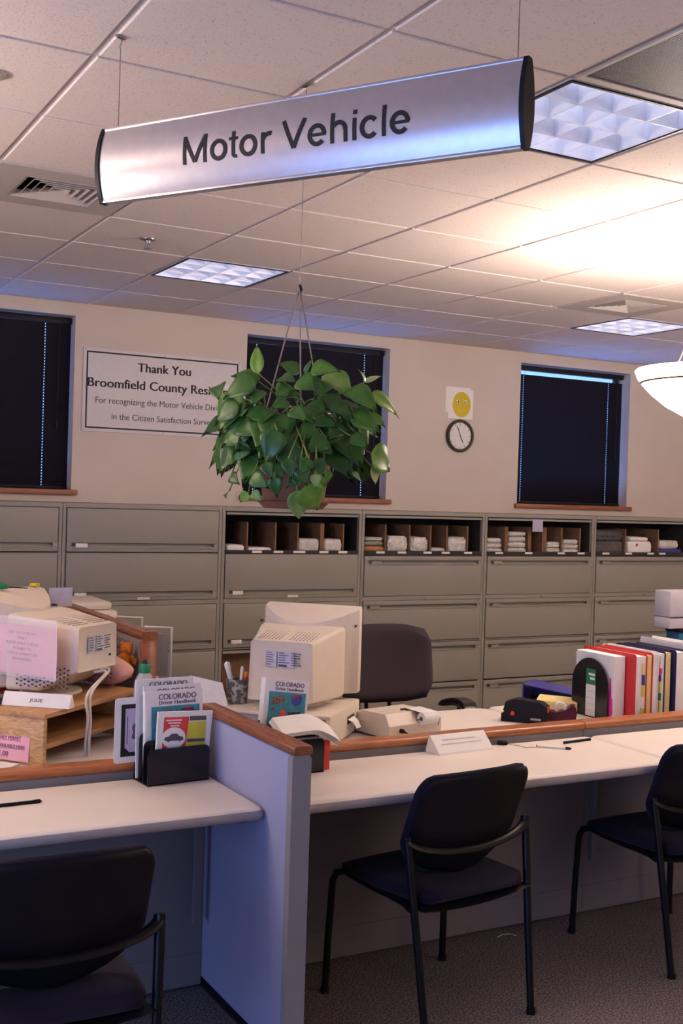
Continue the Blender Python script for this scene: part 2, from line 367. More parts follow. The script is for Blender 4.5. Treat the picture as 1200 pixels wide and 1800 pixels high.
# windows: sill, frame, pane; blinds are separate things
WSIDE=['far left window','window behind the hanging plant','right-hand window beside the wall clock']
for n,(a,b) in enumerate(WIN):
    f=MB(); fy0,fy1=YW+.14,YW+.19
    for x0,x1,z0,z1 in ((a,a+.04,Z0,Z1),(b-.04,b,Z0,Z1),(a+.04,b-.04,Z0,Z0+.04),(a+.04,b-.04,Z1-.04,Z1)): f.bb(x0,x1,fy0,fy1,z0,z1,.004)
    fo=f.build('window_%d'%(n+1),'winframe',kind='structure')
    MB().bb(a+.04,b-.04,YW+.16,YW+.166,Z0+.04,Z1-.04).build('window_pane','glass',fo,smooth=0)
    MB().bb(a-.03,b+.035,YW-.035,YW+.135,1.645,1.682,.006).build('window_sill','sill',fo)
    bl=thing('window_blind',('black mini blind closed over the '+WSIDE[n]) if n<2 else 'blue-tinged black mini blind with a bright gap under its headrail, right-hand window','blind',((a+b)/2,YW+.09,1.685))
    hw=(b-a)/2; l,r=-hw+.003,hw-(.006 if n<2 else .012)
    MB().bb(l,r,-.02,.02,1.095,1.135,.004).build('headrail','slat',bl)
    MB().bb(l,r,-.012,.012,.0,.020,.004).build('bottom_rail','slat',bl)
    cords=[(-hw+.14,hw-.175),(-hw+.115,hw-.17),(-hw+.10,hw-.165)][n]
    s=MB(); pitch=.0190; tilt=rad((60,60,50)[n]); k=0; z=.026
    while z<(1.094 if n<2 else 1.066):
        # slat in two halves: full-length upper half, lower half notched at the lift cords
        ca,sa=cos(tilt)*.0125,sin(tilt)*.0125
        cz=z
        def half(x0,x1,t0,t1):
            p=[(x0,ca*t0,cz-sa*t0),(x1,ca*t0,cz-sa*t0),(x1,ca*t1,cz-sa*t1),(x0,ca*t1,cz-sa*t1)]
            o=Vector((0,sa/.0125,ca/.0125))*.0004
            s.loft([[Vector(q)-o for q in p],[Vector(q)+o for q in p]])
        half(l,r,-1,-.15)
        xx=[l]+[v for q in cords for v in (q-.0028,q+.0028)]+[r]
        for x0,x1 in zip(xx[0::2],xx[1::2]): half(x0,x1,-.15,1)
        z+=pitch
    s.build('slats','slat',bl,smooth=0)
    k=MB()
    for q in cords: k.cyl((q,-.0135,.02),(q,-.0135,1.1),.0008,n=6)
    k.build('ladder_cord','slat',bl)
    wn=MB(); wn.cyl((hw-.09,-.03,.42),(hw-.085,-.024,1.1),.003,n=8); wn.cyl((hw-.09,-.03,.40),(hw-.09,-.03,.44),.007,n=10)
    wn.build('tilt_wand','slat' if n!=0 else 'blk',bl)
# entrance glazing in the left wall, behind the viewer
f=MB()
for y0,y1,z0,z1 in ((-2.05,-2.0,.13,2.15),(2.20,2.25,.13,2.15),(-2,2.2,.13,.18),(-2,2.2,2.10,2.15),(-.58,-.54,.18,2.1),(.80,.84,.18,2.1)): f.bb(XW0-.12,XW0-.04,y0,y1,z0,z1,.004)
f.build('window_4','winframe',kind='structure')

# ------------------------------------------------------------------ ceiling fittings
def cell(i,j): return TX+(i+.5)*T,TY+(j+.5)*T
LL={'lit':'recessed square ceiling light between the sprinkler and the hanging plant wire',
    'near':'large recessed louvered ceiling light beside the hanging sign',
    'far':'recessed ceiling light above the right-hand window, half hidden by pendant cord'}
for i,j,kd in LIGHTS:
    x,y=cell(i,j); t=thing('ceiling_light',LL[kd],'ceiling light',(x,y,ZC))
    h=T/2-.012
    fr=MB()
    for a,b,d,e in ((-h,h,-h,-h+.010),(-h,h,h-.010,h),(-h,-h+.010,-h+.010,h-.010),(h-.010,h,-h+.010,h-.010)): fr.bb(a,b,d,e,-.004,.012)
    fr.build('frame','blk',t,smooth=0)
    MB().bb(-h,h,-h,h,.10,.115).build('reflector','louver_back',t,smooth=0)
    # parabolic blades: 4 x 4 cells, each blade wider at its top
    lv=MB(); nn=4; wv=2*(h-.012)/nn
    for k in range(nn+1):
        q=-h+.012+k*wv
        pr=[(q-.0012,.0),(q+.0012,0),(q+.003,.030),(q+.008,.065),(q-.008,.065),(q-.003,.030)]
        lv.prism(pr,-h+.010,h-.010); lv.prism(pr,-h+.010,h-.010,plane='YZ')
    lv.build('louver','louver',t,smooth=20)
    for q in (-h*.5,h*.5):
        tb=MB(); tb.cyl((-h+.02,q,.080),(h-.02,q,.080),.0125) if kd!='far' else tb.cyl((q,-h+.02,.08),(q,h-.02,.08),.0125)
        tb.build('tube','tube',t)
    hs=MB()
    for a,b,d,e in ((-h,h,-h-.004,-h),(-h,h,h,h+.004),(-h-.004,-h,-h,h),(h,h+.004,-h,h)): hs.bb(a,b,d,e,.0,.115)
    hs.build('housing','louver_back',t,smooth=0)
for n,(i,j) in enumerate(VENTS):
    x,y=cell(i,j)
    t=thing('ceiling_vent',('square ceiling air vent in a beige panel behind the left end of the sign','square ceiling air vent in front of the far ceiling light')[n],'vent',(x,y,ZC),0,'ceiling air vents')
    h=T/2-.008; p=MB(); k=.17
    for a,b,d,e in ((-h,h,-h,-k),(-h,h,k,h),(-h,-k,-k,k),(k,h,-k,k)): p.bb(a,b,d,e,-.004,.008)
    p.build('panel','vent',t,smooth=0)
    q=MB(); q.bb(-k-.01,k+.01,-k-.01,k+.01,.085,.09)
    for a,b,d,e in ((-k-.01,k+.01,-k-.01,-k),(-k-.01,k+.01,k,k+.01),(-k-.01,-k,-k,k),(k,k+.01,-k,k)): q.bb(a,b,d,e,.008,.085)
    q.build('duct','cabdark',t,smooth=0)
    g=MB()
    for q,zz in ((.166,.004),(.134,.005),(.102,.006),(.070,.007),(.038,.008)):
        # sloping square ring blades
        a=[Vector((sx*q,sy*q,zz-.010)) for sx,sy in((-1,-1),(1,-1),(1,1),(-1,1))]; b=[Vector((sx*(q-.018),sy*(q-.018),zz+.014)) for sx,sy in((-1,-1),(1,-1),(1,1),(-1,1))]
        c2=[v+Vector((0,0,.003)) for v in b]; d2=[v+Vector((0,0,.003)) for v in a]
        g.loft([a,b,c2,d2,a],cap=False)
    g.build('vent_blades','vent',t,smooth=0)
x,y=cell(*GRILLE[0]); t=thing('return_grille','dark perforated return-air grille beside the near ceiling light','grille',(x,y-T/2,ZC))
hx,hy=T/2-.008,T-.008; g=MB()
for a,b,d,e in ((-hx,hx,-hy,-hy+.03),(-hx,hx,hy-.03,hy),(-hx,-hx+.012,-hy+.03,hy-.03),(hx-.012,hx,-hy+.03,hy-.03)): g.bb(a,b,d,e,-.004,.01)
g.build('frame','vent',t,smooth=0)
g=MB(); q=-hx+.012
while q<hx-.012:
    g.bb(q,q+.0034,-hy+.03,hy-.03,0,.003); q+=.0085
q=-hy+.03
while q<hy-.03:
    g.bb(-hx+.012,hx-.012,q,q+.0030,.001,.0035); q+=.0105
g.build('perforated_sheet','grille',t,smooth=0)
q=MB(); q.bb(-hx,hx,-hy,hy,.10,.11)
for a,b,d,e in ((-hx,hx,-hy,-hy+.01),(-hx,hx,hy-.01,hy),(-hx,-hx+.01,-hy,hy),(hx-.01,hx,-hy,hy)): q.bb(a,b,d,e,.01,.10)
q.build('plenum','cabdark',t,smooth=0)
t=thing('sprinkler_head','small sprinkler head on the ceiling left of the square ceiling light','sprinkler',(1.832,5.375,ZC))
MB().lathe([(.0,.0),(.038,.0),(.036,-.006),(.014,-.010),(.012,-.022),(.0,-.022)]).build('escutcheon','steel',t)
d=MB(); d.cyl((-.01,0,-.02),(-.012,0,-.045),.003,n=8); d.cyl((.01,0,-.02),(.012,0,-.045),.003,n=8); d.cyl((0,0,-.045),(0,0,-.048),.02,n=12); d.cyl((0,0,-.02),(0,0,-.045),.004,n=8)
d.build('deflector','steel',t)
t=tag(MB().lathe([(0,0),(.045,0),(.045,-.008),(.03,-.014),(0,-.014)],(.700,3.52,ZC)).build('ceiling_disc','vent'),'round grey cap on a ceiling tile at the left edge','disc')

# ------------------------------------------------------------------ hanging sign
L0=Vector((.918,3.084,2.563)); R0=Vector((1.560,2.039,2.563)); dv=(R0-L0); LEN=dv.length
ang=math.atan2(dv.y,dv.x); sgn=thing('hanging_sign','curved silver Motor Vehicle sign hanging from the ceiling on wires','sign',L0,ang)
# local: x along the sign, -y towards the viewer, z up
HS=.196
def prof(z): return .009+.021*(1-(2*z/HS)**2)
body=[]
ring=[( -prof(HS*(k/16-.5)),HS*(k/16-.5)) for k in range(17)]+[(prof(HS*(.5-k/16)),HS*(.5-k/16)) for k in range(17)]
m=MB(); m.loft([[Vector((x,a,b)) for a,b in ring] for x in (.012,LEN-.012)]); m.build('sign_face','alu',sgn)
for xx in (0,LEN-.012):
    e=MB(); e.loft([[Vector((x,a*1.14,b*1.035)) for a,b in ring] for x in (xx,xx+.012)]); e.build('end_cap','blk',sgn)
for z in (HS/2-.001,-HS/2+.001):
    MB().bb(.012,LEN-.012,-.0125,.0125,z-.004,z+.004,.002).build('edge_rail','alu',sgn)
GL=[]          # flat strokes of the lettering, em units
def ribbon(pts,w,X):
    for (x0,y0),(x1,y1) in zip(pts,pts[1:]):
        d=Vector((x1-x0,y1-y0)).normalized(); nn=Vector((-d.y,d.x))*w/2
        n_=max(1,int(Vector((x1-x0,y1-y0)).length/.1))
        for k in range(n_):
            a=(x0+(x1-x0)*k/n_,y0+(y1-y0)*k/n_); b=(x0+(x1-x0)*(k+1)/n_,y0+(y1-y0)*(k+1)/n_)
            GL.append([(X+a[0]+nn.x,a[1]+nn.y),(X+a[0]-nn.x,a[1]-nn.y),(X+b[0]-nn.x,b[1]-nn.y),(X+b[0]+nn.x,b[1]+nn.y)])
def bar(x0,x1,y0,y1,X):
    n_=max(1,int((y1-y0)/.12))
    for k in range(n_): GL.append([(X+x0,y0+(y1-y0)*k/n_),(X+x1,y0+(y1-y0)*k/n_),(X+x1,y0+(y1-y0)*(k+1)/n_),(X+x0,y0+(y1-y0)*(k+1)/n_)])
def arc(cx,cy,rx,ry,a0,a1,w,X,n_=22):
    for k in range(n_):
        p=[]
        for a,q in ((k,1),(k+1,1),(k+1,0),(k,0)):
            t_=rad(a0+(a1-a0)*a/n_); p.append((X+cx+(rx-(0 if q else w))*cos(t_),cy+(ry-(0 if q else w))*sin(t_)))
        GL.append(p)
X=0; sw=.106
for chh in 'Motor Vehicle':
    if chh=='M': bar(.074,.166,0,.718,X); bar(.667,.759,0,.718,X); ribbon([(.120,.690),(.4165,.045)],.100,X); ribbon([(.4165,.045),(.713,.690)],.100,X); X+=.833
    elif chh=='o': arc(.278,.258,.245,.272,0,360,sw,X,36); X+=.556
    elif chh=='t': bar(.09,.182,.08,.665,X); bar(.015,.262,.450,.520,X); arc(.215,.09,.125,.095,180,285,.085,X,8); X+=.278
    elif chh=='r': bar(.069,.161,0,.520,X); arc(.300,.300,.235,.228,75,165,sw,X,10); X+=.333
    elif chh=='V': ribbon([(.055,.718),(.3335,.03)],.100,X); ribbon([(.3335,.03),(.612,.718)],.100,X); X+=.667
    elif chh=='e': arc(.278,.258,.240,.272,0,318,sw,X,36); bar(.07,.50,.222,.294,X); X+=.556
    elif chh=='h': bar(.065,.157,0,.718,X); arc(.278,.300,.215,.228,0,150,sw,X,16); bar(.401,.493,0,.300,X); X+=.556
    elif chh=='i': bar(.067,.159,0,.520,X); bar(.067,.159,.615,.718,X); X+=.222
    elif chh=='c': arc(.262,.258,.235,.272,42,318,sw,X,30); X+=.500
    elif chh=='l': bar(.067,.159,0,.718,X); X+=.222
    else: X+=.278
kx=.665/X; kz=.072/.718; bm=bmesh.new()
for p in GL:
    F=[]; Bk=[]
    for x,z in p:
        xx=.288+x*kx; zz=z*kz-.037+.0015; F.append(bm.verts.new((xx,-prof(zz)-.0016,zz))); Bk.append(bm.verts.new((xx,-prof(zz)+.0004,zz)))
    bm.faces.new(F); bm.faces.new(Bk[::-1])
    for k in range(4): bm.faces.new((F[k],Bk[k],Bk[(k+1)%4],F[(k+1)%4]))
bmesh.ops.recalc_face_normals(bm,faces=bm.faces[:])
me=bpy.data.meshes.new('lettering'); bm.to_mesh(me); bm.free(); me.materials.append(M['ink']); o=bpy.data.objects.new('lettering',me); COL.objects.link(o); o.parent=sgn
for xx in (.05,LEN-.03):
    wv=MB(); wv.tube([(xx,0,HS/2),(xx,0,ZC-L0.z-.03)],.0013,6); wv.tube([(xx-.004,0,ZC-L0.z-.03),(xx+.004,0,ZC-L0.z-.015),(xx,0,ZC-L0.z)],.0018,6)
    wv.box((xx,0,ZC-L0.z-.002),(.014,.03,.006),.001); wv.build('hanging_wire','steel',sgn)

# ------------------------------------------------------------------ pendant lamps
def pendant(loc,label):
    t=thing('pendant_lamp',label,'pendant lamp',loc,0,'bowl pendant lamps')
    R=.372
    pr=[(R,.0),(R-.014,-.035),(R-.030,-.058),(R*.80,-.105),(R*.62,-.160),(R*.40,-.205),(R*.2,-.228),(.0,-.235)]
    inn=[(max(0,r-.006),z+.006) for r,z in pr]
    MB().lathe(pr+inn[::-1],n=48).build('bowl','bowl',t)
    MB().lathe([(R-.028,-.050),(R-.0225,-.052),(R-.027,-.059),(R-.034,-.059)],n=48).build('band','brass',t)
    zc=ZC-loc[2]
    for k in range(3):
        a=2*pi*k/3+rad(195)
        MB().tube([((R-.012)*cos(a),(R-.012)*sin(a),0),(.012*cos(a),.012*sin(a),zc-.05)],.0028,6).build('cable','cord',t)
    MB().lathe([(0,zc),(.065,zc),(.06,zc-.02),(.02,zc-.05),(0,zc-.05)]).build('canopy','cord',t)
    MB().lathe([(0,-.02),(.035,-.02),(.035,-.06),(.02,-.09),(.0,-.1)]).build('lamp_holder','white',t)
    l=bpy.data.lights.new('pendant_bulb','POINT'); l.energy=LAMP_W; l.color=WARM; l.shadow_soft_size=.07
    o=bpy.data.objects.new('pendant_bulb',l); COL.objects.link(o); o.parent=t; o.location=(0,0,.06)
    return t
pd=pendant((3.985,3.745,2.305),'large glowing frosted glass bowl pendant lamp at the right edge')
for q in ((6.9,3.745,2.305),(-.75,3.745,2.305),(4.6,-1.3,2.305)):  # extra pendants out of view, added to raise the overall room light
    dup(pd,q,0,'extra unseen bowl pendant lamp added for room light','bowl pendant lamps')

# ------------------------------------------------------------------ filing cabinets
CW,CD,CH=1.0665,.455,1.600
CX=[.837+CW*k for k in range(6)]
def drawer(t,z0,z1,hand,card=True,mid=False,name='drawer',key=True):
    d=MB(); a,b=.028,CW-.028; y0,y1=-.016,.004
    g0,g1=(z0+.032,z0+.055) if hand=='b' else (z1-.055,z1-.032)
    d.bb(a,a+.03,y0,y1,g0,g1); d.bb(b-.03,b,y0,y1,g0,g1)
    d.bb(a,b,y0,y1,g1,z1,.002); d.bb(a,b,y0,y1,z0,g0,.002)
    d.bb(a,b,.012,.016,g0-.01,g1+.01)
    o=d.build(name,'cab',t)
    hd=MB(); hd.bb(a+.035,b-.035,-.021,-.012,(g0-.010),(g0+.002),.003); hd.build('handle','cab',o)
    if card:
        MB().bb(a+.055,a+.13,-.024,-.010,g0-.006,g0+.020,.002).build('label_card','white' if hand=='b' else 'cab',o)
    if mid:
        MB().bb(CW/2-.04,CW/2+.04,-.0185,-.0158,z0+.004,z0+.020).build('label_card','white',o)
    return o
CLAB=['putty filing cabinet at the far left below the left window','putty filing cabinet under the thank-you banner',
      'putty filing cabinet with open top bin below the hanging plant','putty filing cabinet left of the wall clock, wrapped bundles in its open top bin',
      'putty filing cabinet under the right-hand window with a card hung in its open bin','putty filing cabinet at the right end with dark bags in its open bin']
cabs=[]
for n in range(6):
    t=thing('filing_cabinet',CLAB[n],'filing cabinet',(CX[n],7.05,0),0,'row of filing cabinets'); cabs.append(t)
    b=MB(); wd=.022
    b.bb(.002,wd,-.008,CD,0,CH); b.bb(CW-wd,CW-.002,-.008,CD,0,CH); b.bb(wd,CW-wd,-.012,CD,CH-.028,CH); b.bb(wd,CW-wd,0,CD,0,.04)
    b.bb(wd,CW-wd,CD-.01,CD,.04,CH-.028); b.bb(wd,CW-wd,-.010,.06,.957,.985); b.bb(wd,CW-wd,0,CD-.01,1.279,1.290); b.bb(wd,CW-wd,0,CD-.01,.645,.655)
    b.build('carcass','cab',t,smooth=0)
    lk=MB(); lk.cyl((CW/2+.02,-.016,.968),(CW/2+.02,-.009,.968),.008); lk.build('lock','steel',t)
    if n<3:
        if n<2: drawer(t,1.297,1.568,'b')
        drawer(t,.988,1.285,'b',mid=(n>=1))
        drawer(t,.660,.954,'b',mid=False)
        if n!=2: drawer(t,.350,.642,'b')
        drawer(t,.045,.340,'b')
    else:
        drawer(t,.988,1.275,'t'); drawer(t,.660,.954,'t'); drawer(t,.350,.642,'t'); drawer(t,.045,.340,'t')
    if n==2: 
        MB().bb(.03,CW-.03,-.006,.006,.618,.638,.002).build('retracted_door','cab',t)
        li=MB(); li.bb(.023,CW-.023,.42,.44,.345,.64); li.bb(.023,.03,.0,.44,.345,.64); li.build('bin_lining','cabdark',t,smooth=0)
        cb=MB(); cb.bb(.05,.55,.10,.40,.35,.60); cb.build('cardboard_insert','card',t,smooth=0)
    if n>=2:
        MB().bb(.03,CW-.03,-.012,.004,CH-.052,CH-.036,.002).build('retracted_door','cab',t)
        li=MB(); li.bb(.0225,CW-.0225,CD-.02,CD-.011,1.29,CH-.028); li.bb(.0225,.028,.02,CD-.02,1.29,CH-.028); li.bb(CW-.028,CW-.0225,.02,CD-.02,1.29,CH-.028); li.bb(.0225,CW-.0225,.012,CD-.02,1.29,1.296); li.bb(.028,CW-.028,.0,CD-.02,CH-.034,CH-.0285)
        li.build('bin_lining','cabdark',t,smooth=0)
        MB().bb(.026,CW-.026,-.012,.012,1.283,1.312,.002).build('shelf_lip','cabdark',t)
        for k,(q,wk) in enumerate([[(.195,.01),(.405,.012),(.575,.012),(.755,.03),(.935,.01)],[(.215,.012),(.42,.01),(.60,.012),(.745,.012),(.93,.012)],[(.215,.03),(.44,.03),(.575,.045),(.765,.012),(.95,.012)],[(.36,.012),(.72,.012)]][n-2]):
            MB().bb(q,q+wk,.03,.40,1.296,1.50).build('cardboard_divider','card',t,smooth=0)
        for q in [(.22,.38,.53,.73,.88),(.12,.30,.52,.68,.88),(.10,.38,.70,.90),(.09,.33,.57,.70)][n-2]:
            MB().bb(q,q+(.07 if q!=.53 else .09),-.0145,-.0115,1.294,1.309).build('label_card','white',t)

def bundle(name,n,x0,x1,z0,z1,m,label,cat,group,wob=.006,y0=.03,y1=.27,seed=0):
    rnd=random.Random(seed); t=MB(); cx,cz=(x0+x1)/2,(z0+z1)/2; sx,sz=(x1-x0)/2,(z1-z0)/2
    rings=[]
    for k in range(9):
        v=-1+2*k/8; zz=cz-sz+2*sz*k/8; ins=.012*abs(v)**4
        P=rrect(-sx+ins,sx-ins,y0+ins,y1-ins,.02,4)
        rings.append([Vector((cx+a+rnd.uniform(-wob,wob)*(k not in(0,)),b+rnd.uniform(-wob,wob),zz+(rnd.uniform(-wob,wob)*.5 if 0<k<8 else 0))) for a,b in P])
    t.loft(rings); o=t.build(name,m,None,(CX[n],7.05,0),smooth=60); return tag(o,label,cat,group)
zb=1.2965; gb='wrapped bundles in the open cabinet bins'
bundle('paper_stack',2,.05,.185,zb,1.345,'paper','short white paper stack at the left end of the open bin below the plant','paper',gb,.002,seed=1)
bundle('paper_stack',2,.21,.385,zb,1.328,'paper','thinnest white paper stack, second from left in the open bin below the plant','paper',gb,.002,seed=2)
bundle('wrapped_bundle',2,.590,.752,zb,1.392,'plastic_bag','left one of two tall white bundles in the open bin below the plant','bundle',gb,.003,seed=3)
bundle('wrapped_bundle',2,.79,.932,zb,1.392,'plastic_bag','tall white bundle at the right end of the open bin below the plant','bundle',gb,.003,seed=4)
nm='open bin left of the clock'
M['orangepack']=mat('orange_pack',(0.42,0.17,0.07),0.35,var=0.2,vscale=30,bump=.4,bscale=60); M['greenpack']=mat('green_grey_pack',(0.26,0.27,0.20),0.4,var=0.3,vscale=60)
bundle('wrapped_bundle',3,.04,.21,zb,1.345,'orangepack','orange pack at the bottom left of the '+nm,'bundle',gb,seed=5)
bundle('wrapped_bundle',3,.04,.205,1.347,1.380,'greenpack','dark green pack lying on the orange pack','bundle',gb,seed=6)
bundle('wrapped_bundle',3,.045,.20,1.382,1.408,'plastic_bag','clear wrapped pack topmost above the orange and green packs','bundle',gb,seed=7)
bundle('wrapped_bundle',3,.24,.405,zb,1.418,'plastic_bag','shiny wrapped white bundle right of the orange pack','bundle',gb,.008,seed=8)
bundle('wrapped_bundle',3,.440,.585,zb,1.412,'plastic_bag','wrapped white bundle in the middle of the '+nm,'bundle',gb,.007,seed=9)
bundle('wrapped_bundle',3,.62,.74,zb,1.335,'plastic_bag','flat low wrapped bundle in the '+nm,'bundle',gb,.005,seed=10)
bundle('wrapped_bundle',3,.765,.925,zb,1.418,'plastic_bag','tall shiny wrapped bundle at the right of the '+nm,'bundle',gb,.009,seed=11)
nm='open bin under the right-hand window'
def pile(n,x0,x1,hs,where,seed):
    z=zb
    for k,h in enumerate(hs):
        pos=['bottom','second','third','topmost'] if len(hs)==4 else (['bottom','middle','topmost'] if len(hs)==3 else ['bottom','topmost'])
        bundle('wrapped_bundle',n,x0+.003*k,x1-.002*k,z,z+h,'plastic_bag',pos[k]+' wrapped pack '+where,'bundle',gb,.006,seed=seed+k); z+=h+.0015
pile(4,.035,.195,(.038,.038,.036),'in the left pile of the '+nm,20)
pile(4,.25,.425,(.042,.042,.042,.036),'in the tallest pile of the '+nm,30)
pile(4,.62,.760,(.045,.045),'of the two-pack pile in the '+nm,40)
pile(4,.785,.945,(.036,.036,.036),'in the right-hand pile of the '+nm,50)
M['lav']=mat('lavender_card',(0.46,0.43,0.58),0.7)
tag(MB().bb(-.05,.05,-.001,.001,-.095,0).build('hanging_card','lav',None,(CX[4]+.49,7.032,1.562),smooth=0),'lavender card hung at the top of the open bin under the right-hand window','card')
M['darkbag']=mat('dark_grey_bag',(0.09,0.08,0.085),0.5,var=.4,vscale=40,bump=.5,bscale=70)
nm='open bin of the right-end cabinet'
bundle('bag',5,.035,.345,zb,1.40,'darkbag','lower dark bag at the left of the '+nm,'bag',gb,.008,seed=60)
bundle('bag',5,.04,.34,1.402,1.49,'darkbag','upper dark bag at the left of the '+nm,'bag',gb,.008,seed=61)
bundle('box',5,.40,.66,zb,1.40,'paper','white box with a red spot in the '+nm,'box',gb,.002,seed=62)
tag(MB().cyl((CX[5]+.49,7.083,1.37),(CX[5]+.49,7.0765,1.37),.012).build('sticker','red'),'small red round spot on the white box','sticker')
bundle('envelope_stack',5,.42,.62,1.402,1.435,'white','white envelopes lying on the box in the '+nm,'envelopes',gb,.003,seed=63)
bundle('wrapped_bundle',5,.745,.96,zb+.045,1.41,'plastic_bag','white wrapped pack sitting on the blue tray at the right end','bundle',gb,.006,seed=64)
bundle('tray',5,.74,1.0,zb,1.34,'bluebox','blue tray under a white pack in the '+nm,'tray',gb,.001,seed=65)
# bits behind the bin lip of the third cabinet (its lower open bin)

# ------------------------------------------------------------------ wall items
t=thing('wall_banner','white framed thank-you banner on the back wall between two windows','banner',(2.705,YW,2.352))
hw,hh=.568,.278
MB().bb(-hw,hw,-.008,-.001,-hh,hh,.002).build('board','signw',t)
f=MB(); i=.022; k=.010
for a,b,d,e in ((-hw+i,hw-i,hh-i-k,hh-i),(-hw+i,hw-i,-hh+i,-hh+i+k),(-hw+i,-hw+i+k,-hh+i+k,hh-i-k),(hw-i-k,hw-i,-hh+i+k,hh-i-k)): f.bb(a,b,-.0092,-.0078,d,e)
f.build('border','ink',t,smooth=0)
s=MB()
for a in (-hw+.015,0,hw-.015):
    for b in (-hh+.013,hh-.013): s.cyl((a,-.010,b),(a,-.0075,b),.005,n=10)
s.build('screws','steel',t)
lines([('Thank You',.060,.142,.385,.040),('Broomfield County Residents',.060,.022,1.075,.036)],t,front(0,-.0085,0),'ink')
lines([('For recognizing the Motor Vehicle Division',.041,-.085,.96,.006),('in the Citizen Satisfaction Survey',.041,-.190,.735,.006)],t,front(0,-.0085,0),'inkgrey')
t=thing('wall_picture','yellow smiling face cut-out on white paper above the wall clock','picture',(5.165,YW,2.452))
p=MB(); p.box((0,-.003,0),(.235,.004,.235)); p.box((-.025,-.001,.03),(.23,.002,.20)); p.build('sheet','white',t,smooth=0)
MB().prism(ell(.008,-.005,.085,.10,32),-.0075,-.005).build('face','faceyellow',t)
e=MB(); e.prism(ell(-.027,.022,.016,.009),-.0088,-.0072); e.prism(ell(.040,.022,.016,.009),-.0088,-.0072); e.build('eyes','white',t)
e=MB(); e.prism(ell(-.024,.020,.006,.006),-.0096,-.0085); e.prism(ell(.037,.020,.006,.006),-.0096,-.0085); e.build('pupils','ink',t)
e=MB(); e.tube([(.008,-.008,.01),(.004,-.008,-.02),(.012,-.008,-.024)],.0015,6)
e.tube([(.008+.035*cos(a),-.008,-.03+.025*sin(a)) for a in [pi+pi*k/8 for k in range(9)]],.0018,6); e.build('drawn_lines','padyellow',t)
t=thing('wall_clock','round white wall clock with dark rim below the yellow face','clock',(5.162,YW,2.200))
def wl(m,prof,n=40):  # lathe around the wall normal
    m.M=Euler((pi/2,0,0)).to_matrix().to_4x4(); m.lathe(prof,n=n); return m
wl(MB(),[(.104,.0),(.128,.0),(.130,.018),(.122,.032),(.110,.030),(.104,.014)]).build('rim','clockrim',t)
wl(MB(),[(0,.004),(.108,.004),(.108,.014),(0,.014)]).build('dial','clockface',t)
tk=MB()
for k in range(12):
    a=2*pi*k/12; tk.box((.092*sin(a),-.0148,.092*cos(a)),(.004,.001,.014),ry=a)
tk.build('hour_marks','inkgrey',t,smooth=0)
hn=MB(); a=rad(152); hn.box((.025*sin(a),-.017,.025*cos(a)),(.006,.0015,.065),ry=a); hn.build('hour_hand','ink',t,smooth=0)
hn=MB(); a=rad(-22); hn.box((.036*sin(a),-.019,.036*cos(a)),(.004,.0015,.09),ry=a); hn.build('minute_hand','ink',t,smooth=0)
# ------------------------------------------------------------------ counters and panels
DZ=.737
def panel(x0,x1,label):
    t=thing('low_partition',label,'low partition',((x0+x1)/2,3.67,0)); h=(x1-x0)/2
    MB().bb(-h,h,-.030,.030,.014,.757,.004).build('fabric_panel','panel',t)
    MB().bb(-h+.01,h-.01,-.024,.024,0,.014).build('base_strip','blk',t)
    c=MB(); c.loft([[Vector((x,a,b)) for a,b in rrect(-.043,.043,.757,.788,.0145,5)] for x in (-h+.001,h-.001)]); c.build('wood_cap','cap',t,smooth=50)
    m=MB(); m.bb(-h,h,-.055,-.0305,.012,.12); m.bb(-h,h,-.052,-.0305,.12,.695); m.build('modesty_panel','modesty',t,smooth=0)
    return t
panel(-1.2,1.494,'low wood-capped counter partition left of the blue divider')
panel(1.556,3.165,'low wood-capped counter partition between the public counter and the calculator')
panel(3.167,4.78,'low wood-capped counter partition at the right end in front of the binders')

def top(name,label,x0,x1,y0,y1,r=.02,fr='desk',edge='front',zt=DZ,th=.040):
    t=thing(name,label,'worktop' if 'worktop' in name else 'desk',((x0+x1)/2,(y0+y1)/2,0)); hx,hy=(x1-x0)/2,(y1-y0)/2
    m=MB(); P=rrect(-hx,hx,-hy,hy,r,6)
    rings=[(.0,zt-th+.004,.004),(0,zt-th,.006)]
    R=lambda q:[[Vector((a*(1-i/hx),b*(1-i/hy),z)) for a,b in P] for i,z in q]
    m.loft(R(((.012,zt-th),(.003,zt-th+.006),(0,zt-th+.016),(.001,zt-.016),(.004,zt-.009))),mi=1); m.loft(R(((.004,zt-.009),(.009,zt-.003),(.018,zt))))
    m.build('top',[fr,'deskedge'],t,smooth=40)
    return t
def counter_legs(t,hx,hy,side):
    for s in side:
        m=MB(); m.prism([(-hy+.05,.682),(hy-.08,.682),(hy-.08,.25),(hy-.06,.25),(hy-.06,.697),(-hy+.05,.697)],s*hx-.012,s*hx+.012,plane='YZ')
        m.build('support_bracket','modesty',t,smooth=0)
t=top('counter_worktop','pale laminate public counter left of the blue divider',-1.2,1.490,3.13,3.622,.025); counter_legs(t,1.30,.246,(1,))
t=top('counter_worktop','pale laminate public counter right of the blue divider, pens on it',1.560,3.172,3.13,3.622,.02); counter_legs(t,.79,.246,(1,))
t=top('counter_worktop','pale laminate public counter at the right edge behind the third chair',3.176,4.78,3.13,3.622,.02)
def desk(label,x0,x1,y0,y1,r):
    t=top('clerk_desk',label,x0,x1,y0,y1,r); hx,hy=(x1-x0)/2,(y1-y0)/2
    for s in (-1,1): MB().bb(s*(hx-.04)-.014,s*(hx-.04)+.014,-hy+.05,hy-.08,0,DZ-.041,.004).build('end_panel','modesty',t)
desk('clerk desk behind the left partition carrying the pine riser',-.4,1.493,3.718,4.30,.05)
